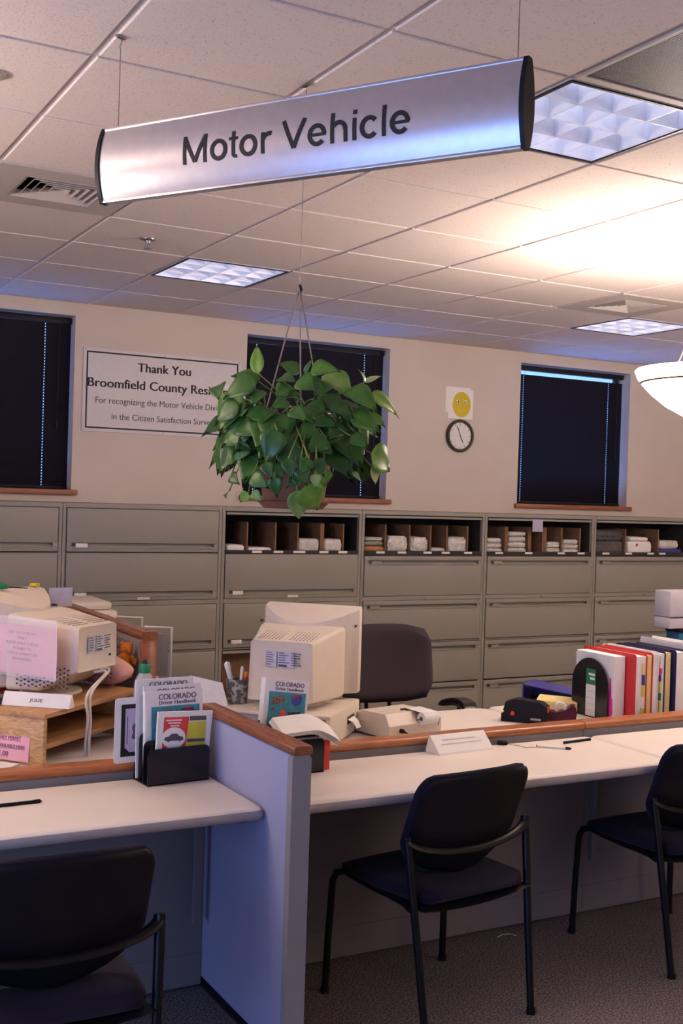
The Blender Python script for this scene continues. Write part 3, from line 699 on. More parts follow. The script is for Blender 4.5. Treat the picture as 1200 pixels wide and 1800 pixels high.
desk('clerk desk behind the right partition carrying the calculator and monitor',1.557,3.145,3.718,4.305,.06)
desk('clerk desk at the right carrying stapler and upright binders',3.150,4.75,3.718,4.315,.05)

# blue divider between the two public positions
t=thing('divider_panel','blue fabric divider with dark wood cap between the two counters','divider',(1.525,3.34,0)); 
MB().bb(-.029,.029,-.345,.348,.03,.926,.012).build('fabric_panel','blue',t)
m=MB(); m.loft([[Vector((a,y,b)) for a,b in rrect(-.031,.031,-.0+.03,.926,.012,4)] for y in (-.372,-.340)]); m.build('end_trim','panel',t)
c=MB(); P=rrect(-.034,.034,.926,.956,.013,5); c.loft([[Vector((a*k,y,.941+(b-.941)*k)) for a,b in P] for y,k in ((-.378,.86),(-.372,1),(.352,1))]); c.build('wood_cap','capy',t,smooth=50)
MB().bb(-.025,.025,-.36,.34,0,.03).build('base_strip','blk',t)
# taller partition behind
t=thing('tall_partition','taller wood-capped partition between the two clerks, seen end on','partition',(1.525,4.90,0))
MB().bb(-.026,.026,-.56,.58,.03,1.095,.006).build('fabric_panel','panel',t)
c=MB(); c.bb(-.032,.032,-.585,-.56,0,1.10,.006); c.build('wood_end_post','cap',t)
c=MB(); c.loft([[Vector((a,y,b)) for a,b in rrect(-.034,.034,1.095,1.13,.014,5)] for y in (-.588,.585)]); c.build('wood_cap','capy',t,smooth=50)

# ------------------------------------------------------------------ visitor chairs
def visitor_chair(loc,rz,label):
    t=thing('visitor_chair',label,'chair',loc,rz,'dark visitor chairs')
    # seat: padded cushion, front edge lower than the sides, rounded
    def seat(u,v):
        w=.245-.02*max(0,-v); sq=1-.10*abs(u)**4*abs(v)**4
        return (u*w*sq, v*.245*sq+.01, .445-.012*(u*u)-.018*max(0,v)**3-.010*(1-u*u)+.012*max(0,-v))
    MB().pad(seat,.062,14,14,power=6).build('seat','fabric',t,smooth=80)
    def pan(u,v): 
        return (u*.232,v*.225+.005,.405-.018*(1-u*u)+.010*v*v)
    MB().pad(pan,.03,12,12,power=6).build('seat_pan','blk',t,smooth=80)
    # back: shield-shaped, wide at the top, pointed towards the seat, wrapped round the sitter
    def bw(v):
        if v>.62: return .236-.058*(1-sqrt(max(0,1-((v-.62)/.38)**2)))
        if v>-.30: return .236
        k=(-v-.30)/.70
        return .236-.095*k**1.5-.060*(1-sqrt(max(0,1-max(0,(k-.55)/.45)**2)))
    def back(u,v):
        z=.655+.168*v-.014*(1-u*u)*max(0,-v)+.010*(1-u*u)*max(0,v)
        return (u*bw(v),-.178-.065*v+.045*u*u,z)
    MB().pad(lambda u,v:(lambda p:(p[0],p[1]+.012,p[2]))(back(u,v)),.042,28,28,power=7).build('backrest_cushion','fabric',t,smooth=80)
    def shell(u,v):
        p=back(u*.965,v*.965-.01); return (p[0],p[1]-.013,p[2])
    MB().pad(shell,.014,28,28,power=10).build('backrest_shell','blk',t,smooth=80)
    for s in (-1,1):
        f=MB(); f.tube([(s*.262,.245,0),(s*.258,.240,.20),(s*.252,.232,.385),(s*.246,.218,.415),(s*.232,.19,.425),(s*.222,.12,.420),(s*.215,-.10,.405)],.0125,10); f.build('leg','blkmetal',t,smooth=60)
        f=MB(); f.tube([(s*.225,-.245,0),(s*.238,-.205,.30),(s*.254,-.165,.60),(s*.256,-.160,.632)],[.0125,.013,.014,.013],10); f.build('leg','blkmetal',t,smooth=60)
        f=MB(); f.tube([(s*.215,-.10,.405),(s*.228,-.15,.400),(s*.243,-.19,.405)],.010,8); f.build('side_rail','blkmetal',t,smooth=60)
        for yy,xx in ((.245,.262),(-.245,.225)):
            MB().cyl((s*xx,yy,0),(s*xx,yy,.018),.0155,n=12).build('foot_glide','blk',t)
    b=MB(); b.tube([(.256*sin(a),-.158-.034*cos(a),.628-.058*cos(a)) for a in [rad(-90+180*k/16) for k in range(17)]],.016,8,flat=.55); b.build('back_rail','blkmetal',t,smooth=60)
    return t
G='dark visitor chairs'
ch=visitor_chair((2.150,3.19,0),rad(7),'dark violet visitor chair in the middle, pushed under the right counter')
dup(ch,(.748,2.86,0),rad(-1),'dark violet visitor chair at the left counter, nearest the viewer',G)
dup(ch,(3.265,3.235,0),rad(1),'dark violet visitor chair cut off by the right edge of the picture',G)

# ------------------------------------------------------------------ office chairs
def office_chair(loc,rz,label):
    t=thing('office_chair',label,'office chair',loc,rz)
    def back(u,v):
        w=.265*(1-.04*max(0,-v)**2)*(1-.17*abs(v)**5); q=1-.20*abs(u)**4
        return (u*w,-.25+.05*u*u-.03*v-.02*(1-v*v),.855+.195*v*q)
    MB().pad(back,.075,18,18,power=9).build('backrest','fabric2',t,smooth=80)
    def seat(u,v): return (u*.25*(1-.1*abs(v)**4),v*.24*(1-.1*abs(u)**4),.475-.02*max(0,v)**3)
    MB().pad(seat,.08,14,14,power=7).build('seat','fabric2',t,smooth=80)
    for s in (-1,1):
        MB().tube([(s*.065,-.295,.80),(s*.065,-.300,.66),(s*.06,-.275,.50),(s*.05,-.16,.425),(s*.05,-.02,.425)],.017,8,flat=.5).build('back_support','blk',t,smooth=60)
        MB().tube([(s*.22,-.02,.43),(s*.30,-.03,.44),(s*.325,-.03,.50),(s*.325,-.02,.66)],.017,8).build('arm_post','blk',t,smooth=60)
        def armp(u,v,s=s): return (s*.325+u*.045*(1-.15*abs(v)**4)-s*.03*v*v,v*.135+.0,.685-.03*max(0,-v)**2-.012*max(0,v)**2)
        MB().pad(armp,.04,10,14,power=5).build('armrest','blkgloss',t,smooth=80)
    MB().cyl((0,0,.10),(0,0,.43),.028).build('gas_column','blkmetal',t)
    for k in range(5):
        a=2*pi*k/5+.3
        MB().tube([(.02*cos(a),.02*sin(a),.12),(.16*cos(a),.16*sin(a),.10),(.30*cos(a),.30*sin(a),.07)],[.026,.020,.014],8).build('base_arm','blk',t,smooth=60)
        w=MB(); p=Vector((.30*cos(a),.30*sin(a),.028)); q=Vector((-sin(a),cos(a),0))*.022
        w.cyl(p-q,p+q,.028); w.cyl(p,p+Vector((0,0,.045)),.008,n=8); w.build('caster','blk',t)
    return t
oc=office_chair((2.965,4.715,0),pi+rad(-6),'empty dark office chair behind the calculator')
dup(oc,(.98,5.03,0),pi+rad(4),'dark office chair the clerk sits on behind the left monitor')

# ------------------------------------------------------------------ clerk (mostly hidden behind the left monitor)
def skinned(name,verts,edges,radii,m,parent=None,root=0,sub=2):
    me=bpy.data.meshes.new(name); me.from_pydata(verts,edges,[]); o=bpy.data.objects.new(name,me); COL.objects.link(o)
    md=o.modifiers.new('skin','SKIN'); md.use_smooth_shade=True
    for i,sv in enumerate(me.skin_vertices[0].data):
        r=radii[i]; sv.radius=(r,r) if not isinstance(r,tuple) else r; sv.use_root=(i==root)
    sb=o.modifiers.new('sub','SUBSURF'); sb.levels=sub; sb.render_levels=sub
    bpy.context.view_layer.update()
    me2=bpy.data.meshes.new_from_object(o.evaluated_get(bpy.context.evaluated_depsgraph_get()))
    bpy.data.objects.remove(o); me2.materials.clear()
    for mm in (m if isinstance(m,list) else [m]): me2.materials.append(M[mm])
    me2.polygons.foreach_set('use_smooth',[True]*len(me2.polygons))
    o=bpy.data.objects.new(name,me2); COL.objects.link(o)
    if parent: o.parent=parent
    return o
pr=thing('person','seated person in a red shirt leaning a bare elbow beside the left monitor','person',(0,0,0))
V=[];E=[];Rr=[]
def jt(p,r,par=None):
    V.append(p); Rr.append(r)
    if par is not None: E.append((par,len(V)-1))
    return len(V)-1
pel=jt((.98,4.98,.63),(.155,.11)); wai=jt((1.0,4.90,.78),(.13,.10),pel); che=jt((1.02,4.80,.98),(.145,.105),wai); nkb=jt((1.0,4.745,1.14),.062,che)
nk=jt((.955,4.725,1.20),.050,nkb); h1=jt((.905,4.71,1.28),.074,nk); h2=jt((.885,4.72,1.36),.084,h1); h3=jt((.880,4.735,1.42),.058,h2)
sl=jt((1.13,4.70,1.10),.066,che); s2=jt((1.235,4.555,1.065),.057,sl); e1=jt((1.345,4.380,1.005),.056,s2); e2=jt((1.425,4.268,.975),.054,e1)
f1=jt((1.385,4.335,.965),.048,e2); f2=jt((1.285,4.49,.958),.034,f1); wr=jt((1.225,4.575,.955),.026,f2); pm=jt((1.195,4.625,.950),(.036,.016),wr)
sr=jt((.87,4.76,1.10),.064,che); r2_=jt((.76,4.65,.96),.052,sr); r3=jt((.72,4.50,.85),.042,r2_); r4=jt((.80,4.30,.80),.034,r3); r5=jt((.86,4.20,.775),.025,r4); rp=jt((.90,4.14,.768),(.036,.016),r5)
kl=jt((1.08,4.93,.56),.09,pel); k2=jt((1.12,4.52,.56),.068,kl); k3=jt((1.12,4.50,.30),.052,k2); k4=jt((1.12,4.52,.09),.038,k3); k5=jt((1.12,4.42,.045),.036,k4)
ml=jt((.88,4.94,.56),.09,pel); m2=jt((.82,4.52,.56),.068,ml); m3=jt((.82,4.50,.30),.052,m2); m4=jt((.82,4.52,.09),.038,m3); m5=jt((.82,4.42,.045),.036,m4)
for (par,base,d) in ((pm,Vector((1.195,4.625,.950)),Vector((-.45,.85,-.18))),(rp,Vector((.90,4.14,.768)),Vector((.55,-.80,-.12)))):
    d.normalize(); side=Vector((-d.y,d.x,0)).normalized()
    for q,L in ((-.027,.062),(-.009,.074),(.009,.070),(.027,.054)):
        a=jt(tuple(base+side*q+d*.02),.0095,par); b=jt(tuple(base+side*q*1.15+d*(.02+L*.5)+Vector((0,0,.004))),.0088,a); jt(tuple(base+side*q*1.2+d*(.02+L)-Vector((0,0,.010))),.0075,b)
    a=jt(tuple(base+side*-.036-d*.01),.011,par); jt(tuple(base+side*-.055+d*.035),.0085,a)
body=skinned('body',V,E,Rr,['skin','shirt','trousers'],pr)
for p in body.data.polygons:
    c=p.center
    if c.z<.66 and c.y>4.38 and not(c.x<.95 and c.z>.7): p.material_index=2
    elif .66<=c.z<1.165 and c.y>4.60 and not (c.x>1.17 and c.y<4.62 and c.z<.985) and not(c.x>1.15 and c.z<.99): p.material_index=1
    elif c.x>1.05 and c.y>4.52 and c.z>1.0: p.material_index=1
hr=MB(); hr.sph((.880,4.755,1.385),.098,(1,1.02,1.08),24); hr.sph((.875,4.80,1.315),.085,(1,.7,1.2),20); hr.build('hair','hair',pr,smooth=80)
fc=Vector((.897,4.71,1.33)); fd=Vector((.30,-.95,0)).normalized(); fs=Vector((.95,.30,0))
m=MB()
for q in (-.031,.031): m.sph(tuple(fc+fd*.083+fs*q+Vector((0,0,.020))),.0105)
m.build('eyes','white',pr)
m=MB()
for q in (-.031,.031): m.sph(tuple(fc+fd*.0915+fs*q+Vector((0,0,.020))),.0048)
m.build('pupils','ink',pr)
m=MB(); m.sph(tuple(fc+fd*.092+Vector((0,0,-.004))),.013,(.8,1,1.5)); 
for q in (-.086,.086): m.sph(tuple(fc+fs*q+Vector((0,.012,0))),.022,(.4,.7,1.2))
m.build('nose_and_ears','skin',pr)
MB().sph(tuple(fc+fd*.080+Vector((0,0,-.042))),.018,(1.2,.6,.35)).build('mouth','picred',pr)
# ------------------------------------------------------------------ monitors
def crt(loc,rz,label,low=.034,vents=False):
    """local: +y from the back of the housing to the screen, x to the right seen from behind"""
    t=thing('crt_monitor',label,'monitor',loc,rz)
    m=MB()
    def ring(y,hw0,hw1,z0,z1,r=.016): 
        P=[]
        for cx,cz,a in ((hw1-r,z1-r,0),(-hw1+r,z1-r,pi/2),(-hw0+r,z0+r,pi),(hw0-r,z0+r,1.5*pi)):
            P+=[Vector((cx+r*cos(a+pi/2*k/4),y,cz+r*sin(a+pi/2*k/4))) for k in range(5)]
        return P
    m.loft([ring(.004,.126,.120,low+.006,.256,.014),ring(0,.130,.124,low,.262,.014),ring(.06,.140,.134,.028+(low-.034)*.75,.270),ring(.11,.147,.143,.026+(low-.034)*.3,.278),ring(.15,.155,.152,.024,.284),ring(.24,.172,.172,.024,.298),ring(.27,.176,.176,.024,.300)])
    m.build('rear_housing','crt',t,smooth=40)
    # front bezel: straight screen side, bowed rear edge
    n=20; poly=[(.203,.425),(-.203,.425),(-.203,.385)]+[(-.203+.406*k/n,.385-.135*(1-((k-n/2)/(n/2))**2)) for k in range(1,n)]+[(.203,.385)]
    zt_=lambda y:.372-.40*max(0,.405-y)
    b=MB(); b.loft([[Vector((x*q,.425-(.425-y)*w_,z if z<.1 else zt_(y)-z+.9)) for x,y in poly] for q,w_,z in ((.985,.90,.022),(1,1,.030),(1,1,.912),(.992,.985,.902),(.975,.96,.900))])
    b.build('bezel','crt',t,smooth=35)
    MB().bb(-.165,.165,.4245,.428,.065,.325,.004).build('screen','blkgloss',t)
    v=MB()
    for i in range(16):
        for j in range(8):
            x=-.105+.014*i; y=.035+.022*j; z=.262+(.300-.262)*y/.27
            if abs(x)<.012: continue
            v.box((x,y,z-.0005),(.0022,.011,.003),rx=.14)
    v.build('top_vents','crtdark',t,smooth=0)
    v=MB()
    for s in (-1,1):
        for i in range(14 if vents else 0):
            for j in range(5):
                y=.03+.015*i; z=.045+.016*j+(.006 if i%2 else 0)
                v.box((s*(.137+.175*(y)*.95-(z-.03)*.035+.0002),y,z),(.004,.005,.005))
        v.box((s*.2005,.335,.300),(.006,.022,.008))
    v.build('side_vents','crtdark',t,smooth=0)
    l=MB(); l.bb(-.062,-.018,-.0022,.001,.165,.225); l.bb(-.012,.052,-.0022,.001,.165,.225); l.build('rating_label','lblue',t,smooth=0)
    l=MB()
    rn=random.Random(3)
    for x0,x1 in ((-.060,-.022),(-.009,.034),(.040,.085)):
        for k in range(6):
            z=.218-.009*k; l.bb(x0,x0+(x1-x0)*rn.uniform(.5,1),-.0032,-.0018,z,z+.0028)
    l.bb(-.01,.025,-.0034,-.0018,.168,.173)
    l.build('small_print','inkgrey',t,smooth=0)
    h=MB(); h.cyl((.085,-.002,low+.044),(.085,.004,low+.044),.004,n=10); h.build('screw_hole','crtdark',t)
    st=MB(); st.lathe([(.0,.0),(.115,.0),(.112,.010),(.06,.018),(.055,.03),(0,.03)],(0,.20,0)); st.build('swivel_base','crt',t)
    return t
ax=Vector((.70,.714)); rzR=math.atan2(ax.y,ax.x)-pi/2      # screen faces the empty clerk chair
eL=rad(40); axL=Vector((-sin(eL),cos(eL))); rzL=eL
# place by the top corner of the rear housing
A=Vector((1.995,3.825)); rx_=Vector((ax.y,-ax.x)); oR=A-rx_*.124
crt((oR.x,oR.y,.8665),rzR,'beige tube monitor with its back to the viewer on the low computer case')
A=Vector((1.165,4.050)); eR=Vector((cos(eL),sin(eL))); oL=A+eR*.124
mL=crt((oL.x,oL.y,.9225),rzL,'beige tube monitor with a pink notice on its side, on the pine riser',low=.100,vents=True)

# low computer case under the right monitor
bx=Vector((2.03,3.735)); U=ax; Vv=Vector((-ax.y,ax.x)); cw,cd=.48,.43
cc=bx+U*cd/2+Vv*cw/2
t=thing('computer_case','wide low beige computer case under the right monitor','computer',(cc.x,cc.y,DZ),rzR)
# local x: along -Vv (right), y along U (away)
m=MB(); m.bb(-cw/2,cw/2,-cd/2+.016,cd/2,.008,.129,.006); m.bb(-cw/2,cw/2,-cd/2,-cd/2+.018,.115,.129,.003); m.bb(-cw/2,cw/2,-cd/2,-cd/2+.018,.0,.018,.003)
for s in (-1,1): m.bb(s*cw/2,s*(cw/2-.016),-cd/2,-cd/2+.018,.016,.117,.003)
m.build('case','crt',t)
MB().bb(-cw/2+.018,cw/2-.018,-cd/2+.0135,-cd/2+.0165,.018,.115).build('rear_plate','lilac',t,smooth=0)
m=MB()
for k in range(6): m.bb(-.18+.04*k,-.155+.04*k,-cd/2+.008,-cd/2+.014,.03,.10,.002)
m.build('expansion_covers','greyfile',t)
m=MB(); m.bb(cw/2-.002,cw/2+.001,.03,.13,.055,.085); m.build('slot','crtdark',t,smooth=0)
m=MB(); m.loft([[Vector((cw/2-.003,.035,.075)),Vector((cw/2-.003,.125,.075)),Vector((cw/2-.003,.125,.0765)),Vector((cw/2-.003,.035,.0765))],[Vector((cw/2+.020,.04,.065)),Vector((cw/2+.020,.12,.06)),Vector((cw/2+.020,.12,.0615)),Vector((cw/2+.020,.04,.0665))],[Vector((cw/2+.034,.05,.040)),Vector((cw/2+.034,.115,.035)),Vector((cw/2+.0355,.115,.035)),Vector((cw/2+.0355,.05,.040))]]); m.build('paper_slip','paper',t,smooth=0)
MB().box((cw/2+.018,.19,.075),(.034,.03,.022),.006).build('side_knob','crt',t)
for s in (-1,1):
    for q in (-1,1): MB().cyl((s*.2,q*.17,0),(s*.2,q*.17,.009),.014,n=12).build('foot','blk',t)
# pencil cup and folded card on the case
t=thing('pencil_cup','patterned grey pencil cup on the computer case left of the right monitor','pencil cup',(1.820,4.118,DZ+.1295))
M['pattern']=speckle('patterned_cup',(0.45,0.42,0.38),(0.13,0.12,0.12),60,.5,.5)
MB().lathe([(.0,.0),(.040,.0),(.044,.095),(.040,.095),(.036,.006),(0,.006)]).build('cup','pattern',t)
def pen(name,label,p1,p2,m,r=.0045,capm='blk'):
    p1=Vector(p1);p2=Vector(p2); o=thing(name,label,'pen',tuple(p1))
    d=p2-p1; q=MB(); q.cyl((0,0,0),tuple(d*.82),r,n=10); q.build('barrel',m,o)
    q=MB(); q.cyl(tuple(d*.82),tuple(d*.96),r*1.15,n=10); q.cyl(tuple(d*.96),tuple(d),r*.8,r*.2,n=10); q.cyl((0,0,0),tuple(d*-.02),r*1.05,n=10); q.build('cap',capm,o)
    return o
cx,cy,cz=1.820,4.118,DZ+.137
pen('marker','white marker leaning left in the pencil cup',(cx-.005,cy,cz),(cx-.045,cy+.01,cz+.155),'white',.010,'white')
pen('pen','white pen standing upright in the pencil cup',(cx+.008,cy,cz),(cx+.022,cy+.005,cz+.135),'white',.006,'white')
pen('marker','orange-red marker in the pencil cup',(cx+.012,cy-.010,cz),(cx+.034,cy-.008,cz+.115),'red',.007,'orange')
pen('pen','dark pen in the pencil cup behind the marker',(cx-.012,cy+.012,cz),(cx-.034,cy+.02,cz+.105),'blk',.005)
t=tag(MB().loft([[Vector((-.085,0,0)),Vector((.06,0,0)),Vector((.06,.003,0)),Vector((-.085,.003,0))],[Vector((-.085,.03,.115)),Vector((.040,.03,.085)),Vector((.040,.033,.085)),Vector((-.085,.033,.115))]]).build('folded_card','paper',None,(1.700,4.075,DZ+.1295),rad(-14),smooth=0),'blank white card leaning beside the pencil cup','card')

# ------------------------------------------------------------------ pine riser under the left monitor
t=thing('monitor_riser','pine riser shelf under the left monitor','riser',(1.0,3.865,DZ),eL)   # local x = along its open front, y = depth
RL,RD,RH=.60,.40,.183
MB().bb(-.006,RL+.004,-.008,RD,RH-.018,RH,.003).build('top_board','pine2',t)
for x0 in (0,RL-.020): MB().bb(x0,x0+.020,0,RD-.005,0,RH-.018,.002).build('end_board','pine',t)
MB().bb(.020,RL-.020,.0,RD-.02,.058,.076,.002).build('shelf','pine2',t)
MB().bb(.020,RL-.020,RD-.018,RD-.006,0,RH-.018).build('back_board','pine2',t,smooth=0)
def w2(lx,ly,z=0): return Vector((1.0+lx*cos(eL)-ly*sin(eL),3.865+lx*sin(eL)+ly*cos(eL),DZ+z))
# pink notice on the riser's end board (reads from the left, facing -x)
def sheet_thing(label,cat,loc,rz,w,h,m,tilt=0,thick=.0015):
    o=thing('notice',label,cat,loc,rz); MB().box((0,0,h/2),(w,thick,h),rx=0).build('sheet',m,o,smooth=0); return o
p=w2(-.004,.165,.012); n1=thing('notice','pink notice about permit holders leaning on the end of the pine riser','notice',tuple(p),0,rot=(rad(-4),0,eL-pi/2))
MB().bb(-.11,.11,-.0018,-.0003,0,.128).build('sheet','pink',n1,smooth=0)
lines([('PLASTIC',.0125,.098,.060,.01),('TEMPORARY PERMIT',.0125,.070,.150,.01),('HOLDERS AVAILABLE HERE',.0115,.043,.185,.01),('$1.00',.015,.015,.052,.01)],n1,front(0,-.0024,0),'purpleink')
u=MB()
for x0,x1,z in ((-.03,.03,.095),(-.075,.075,.067),(-.0925,.0925,.040),(-.026,.026,.012)): u.bb(x0,x1,-.0026,-.0019,z,z+.001)
u.build('underlines','purpleink',n1,smooth=0)
# papers lying in front of the riser
p=w2(-.09,.17,0); tag(MB().box((0,0,.003),(.20,.15,.006),rz=eL).build('paper_stack','paper',None,(p.x-.01,p.y-.02,DZ),smooth=0),'white papers lying under the pink notice at the left edge','paper')
# name plate JULIE
q0=Vector((.911,4.060,.9215)); q1=Vector((1.087,3.917,.9215)); dd=q1-q0; an=math.atan2(dd.y,dd.x); mid=(q0+q1)/2
t=thing('name_plate','white name plate reading JULIE on the front of the pine riser','name plate',tuple(mid),an)
hl=dd.length/2+.012
m=MB(); m.prism([(-.0,0),(.050,0),(.046,.006),(.030,.045),(.024,.045)],-hl,hl,plane='YZ'); m.build('plate','white',t,smooth=0)
text('JULIE',.012,t,Matrix.Translation((0,.0078,.0165))@Euler((math.atan2(.045,.024),0,0)).to_matrix().to_4x4(),'inkgrey',width=.048)
# small dark thing left of the plate
p=w2(.02,.30,RH); 
tag(MB().box((0,0,.011),(.06,.05,.022),.008).build('mouse','blkgloss',None,(.90,4.10,.9215),eL),'small dark mouse at the left edge beside the name plate','mouse')
# pink notice in a clear sleeve on the side of the left monitor
p=oL+Vector((-eR.x,-eR.y))*.178+axL*.195
n1=thing('notice','pink check notice in a clear sleeve taped to the side of the left monitor','notice',(p.x-.006*eR.x,p.y-.006*eR.y,.9225+.088),0,rot=(rad(1),0,eL-pi/2-rad(9)))
MB().bb(-.165,.165,-.0012,0,0,.176).build('sheet','pink',n1,smooth=0)
lines([('LIST OF CHECKS',.0095,.145,.135,.006),('ONLY',.0095,.126,.040,.006),('PLEASE MAKE CHECKS',.0095,.107,.165,.006),('PAYABLE TO:',.0095,.088,.09,.006),('CITY & COUNTY OF',.0095,.069,.145,.006),('BROOMFIELD',.0095,.050,.095,.006)],n1,front(0,-.0016,0),'purpleink')
MB().pad(lambda u,v:(u*.172,-.005-.002*sin(5*u+3*v),.099+v*.108),.002,14,14).build('sleeve','sleeve',n1,smooth=80)
# green ornament, yellow note and paper on top of the left monitor
zt=.9225+.372
p=oL+axL*.36-eR*.02
t=thing('ornament','small green plastic ornament with a thin dark stem on top of the left monitor','ornament',(p.x-.045,p.y+.02,zt))
m=MB(); m.sph((0,0,.014),.014,(1.3,1,1)); m.sph((.016,0,.010),.010,(1.2,1,.8)); m.sph((-.020,0,.012),.008,(1.6,1,.7)); m.build('leafy_body','green',t)
m=MB(); m.tube([(.02,0,.010),(.06,0,.007),(.10,.01,.004)],.0022,6); m.build('stem','blk',t)
p2=oL+axL*.41+eR*.17
tag(MB().box((0,0,.006),(.030,.03,.012),.003).build('sticky_notes','faceyellow',None,(p2.x,p2.y,zt),eL),'tiny yellow pad on the right end of the left monitor top','sticky notes')
p3=oL+axL*.330+eR*.232
tag(MB().bb(-.050,.050,-.001,.001,0,.075).build('paper_slip','lav',None,(p3.x,p3.y,.9225+.292),rad(10),smooth=0),'translucent pale slip stuck to the right side of the left monitor','paper')
# cables hanging from the left monitor
def cable(name,label,pts,r,m):
    P=[Vector(p) for p in pts]; Q=[]
    for i in range(len(P)-1):
        a,b,c_,d=P[max(i-1,0)],P[i],P[i+1],P[min(i+2,len(P)-1)]
        for k in range(6):
            s=k/6; Q.append(.5*((2*b)+(c_-a)*s+(2*a-5*b+4*c_-d)*s*s+(3*b-a-3*c_+d)*s**3))
    Q.append(P[-1]); return tag(MB().tube(Q,r,8).build(name,m,smooth=80),label,'cable')
bl=oL-eR*.02
pb=Vector((bl.x,bl.y,.9225+.090)); nb=Vector((-axL.x,-axL.y,0))
ed=w2(.22,-.022,RH)
cable('cable','white monitor cable hanging in front of the pine riser, left of the pair',[pb,pb+nb*.04+Vector((.01,0,.002)),Vector((ed.x,ed.y-.005,.955)),Vector((ed.x+.002,ed.y-.012,.87)),Vector((ed.x-.004,ed.y-.012,.78)),Vector((ed.x-.002,ed.y-.016,.742))],.0052,'crt')
pb2=pb+Vector((.03,.025,.006))
cable('cable','white monitor cable hanging in front of the pine riser, right of the pair',[pb2,pb2+nb*.04,Vector((ed.x+.016,ed.y-.002,.96)),Vector((ed.x+.014,ed.y-.006,.86)),Vector((ed.x+.006,ed.y-.022,.80)),Vector((ed.x+.009,ed.y-.016,.742))],.0052,'crt')

# ------------------------------------------------------------------ things behind the left monitor
t=thing('wall_file_rack','grey file rack on the left face of the tall partition','file rack',(1.498,4.80,0))
m=MB(); m.bb(-.006,0,-.36,.40,.84,1.075); m.bb(-.075,-.006,-.36,.40,.83,.838)
for y in (-.36,-.22,-.08,.06,.20,.385): m.bb(-.075,-.006,y,y+.006,.838,1.03+.04*(y>0))
m.build('rack','greyfile',t,smooth=0)
m=MB()
for k,y in enumerate((-.34,-.30,-.26,-.19,-.15,-.11,-.05,0,.04,.09,.14)): m.bb(-.070,-.010,y,y+.012,.840,1.045-.01*(k%3))
m.build('folders','lilac',t,smooth=0)
m=MB(); m.tube([(-.078,-.36,.86),(-.078,-.36,1.05),(-.07,-.30,1.072),(-.07,.40,1.085)],.004,8); m.build('wire_edge','cream',t)
for y,zt_,lab in ((4.395,1.140,'cream wire frame hooked over the near end of the tall partition'),(4.76,1.142,'cream wire frame hooked over the middle of the tall partition')):
    t=thing('file_hanger',lab,'file hanger',(1.56,y,0)); m=MB()
    m.tube([(-.03,0,zt_),(.085,0,zt_-.006),(.085,0,zt_-.22),(.0,0,zt_-.22)],.0055,8); m.build('wire_frame','cream',t)
    m=MB(); m.bb(.010,.072,-.002,.002,zt_-.20,zt_-.03); m.build('card_insert','greyfile',t,smooth=0)
def plush(loc,m,label):
    t=thing('plush_toy',label,'plush toy',loc)
    b=MB(); b.sph((0,0,.035),.028,(1,.8,1.3)); b.sph((.004,-.006,.083),.024); b.sph((.022,-.004,.10),.008); b.sph((-.014,-.004,.103),.008); b.build('body',m,t,smooth=80)
    for s in (-1,1):
        b=MB(); b.tube([(s*.020,-.008,.052),(s*.036,-.018,.035),(s*.03,-.024,.02)],[.010,.010,.009],8); b.build('arm',m,t,smooth=80)
        b=MB(); b.tube([(s*.013,-.006,.012),(s*.017,-.018,-.012),(s*.018,-.022,-.034)],[.012,.011,.010],8); b.build('leg',m,t,smooth=80)
    return t
plush((1.452,4.395,.975),'orange','small orange plush hanging on the tall partition behind the elbow')
plush((1.425,4.505,1.000),'redplush','small red plush beside the orange one on the tall partition')
t=thing('water_bottle','clear drink bottle with a green cap behind the handbooks','bottle',(1.428,4.085,DZ))
MB().lathe([(0,0),(.038,0),(.040,.01),(.040,.21),(.034,.245),(.019,.272),(.018,.285),(0,.285)]).build('bottle','bottle',t)
MB().lathe([(.021,.270),(.023,.272),(.023,.298),(.019,.304),(0,.304)]).build('cap','green',t)
MB().lathe([(.010,.303),(.009,.318),(0,.320)]).build('spout','navy',t)
t=thing('side_table','grey side table behind the tall partition','table',(1.62,6.0,0))
MB().bb(-.45,.45,-.30,.30,.70,.73,.005).build('top','desk',t)
for a in(-.41,.41):
    for b in (-.26,.26): MB().bb(a-.015,a+.015,b-.015,b+.015,0,.70).build('leg','greyfile',t,smooth=0)
t=thing('printer','beige printer on a table behind the tall partition','printer',(1.62,5.98,.73))
m=MB(); m.bb(-.26,.245,-.20,.20,.0,.33,.012); m.bb(-.24,.225,-.18,.18,.33,.375,.02); m.build('body','crt',t)
m=MB()
for k in range(4): m.bb(-.05,.12,-.2015,-.199,.265+.018*k,.271+.018*k)
m.bb(.195,.198,-.2015,-.199,.02,.31); m.build('front_lines','crtdark',t,smooth=0)
MB().box((-.13,-.02,.383),(.20,.24,.016),.004).build('paper_cover','paper',t)

# ------------------------------------------------------------------ brochure holders and handbooks
def holder(loc,rz,label):
    t=thing('brochure_holder',label,'brochure holder',loc,rz)      # local x: width, y: depth, origin front centre
    w=.110
    for k,(y,h) in enumerate(((0,.118),(.036,.140),(.072,.160),(.108,.175))):
        P=[(-w,0),(w,0),(w,h-.02)]+[(w-.02+.02*cos(a),h-.02+.02*sin(a)) for a in (rad(30),rad(60),rad(90))]+[(-w+.02-.02*cos(a),h-.02+.02*sin(a)) for a in (rad(90),rad(60),rad(30))]+[(-w,h-.02)]
        MB().prism(P,y,y+.004).build('plate','blkgloss',t,smooth=0)
    MB().bb(-w,w,0,.112,0,.006,.002).build('base','blkgloss',t)
    return t
hL=(1.350,3.500,DZ); aL=rad(5)
hh1=holder(hL,aL,'black stepped brochure holder on the left counter')
hR=(1.755,3.455,DZ); aR=rad(5)
dup(hh1,hR,aR,'black stepped brochure holder behind the blue divider on the right counter')
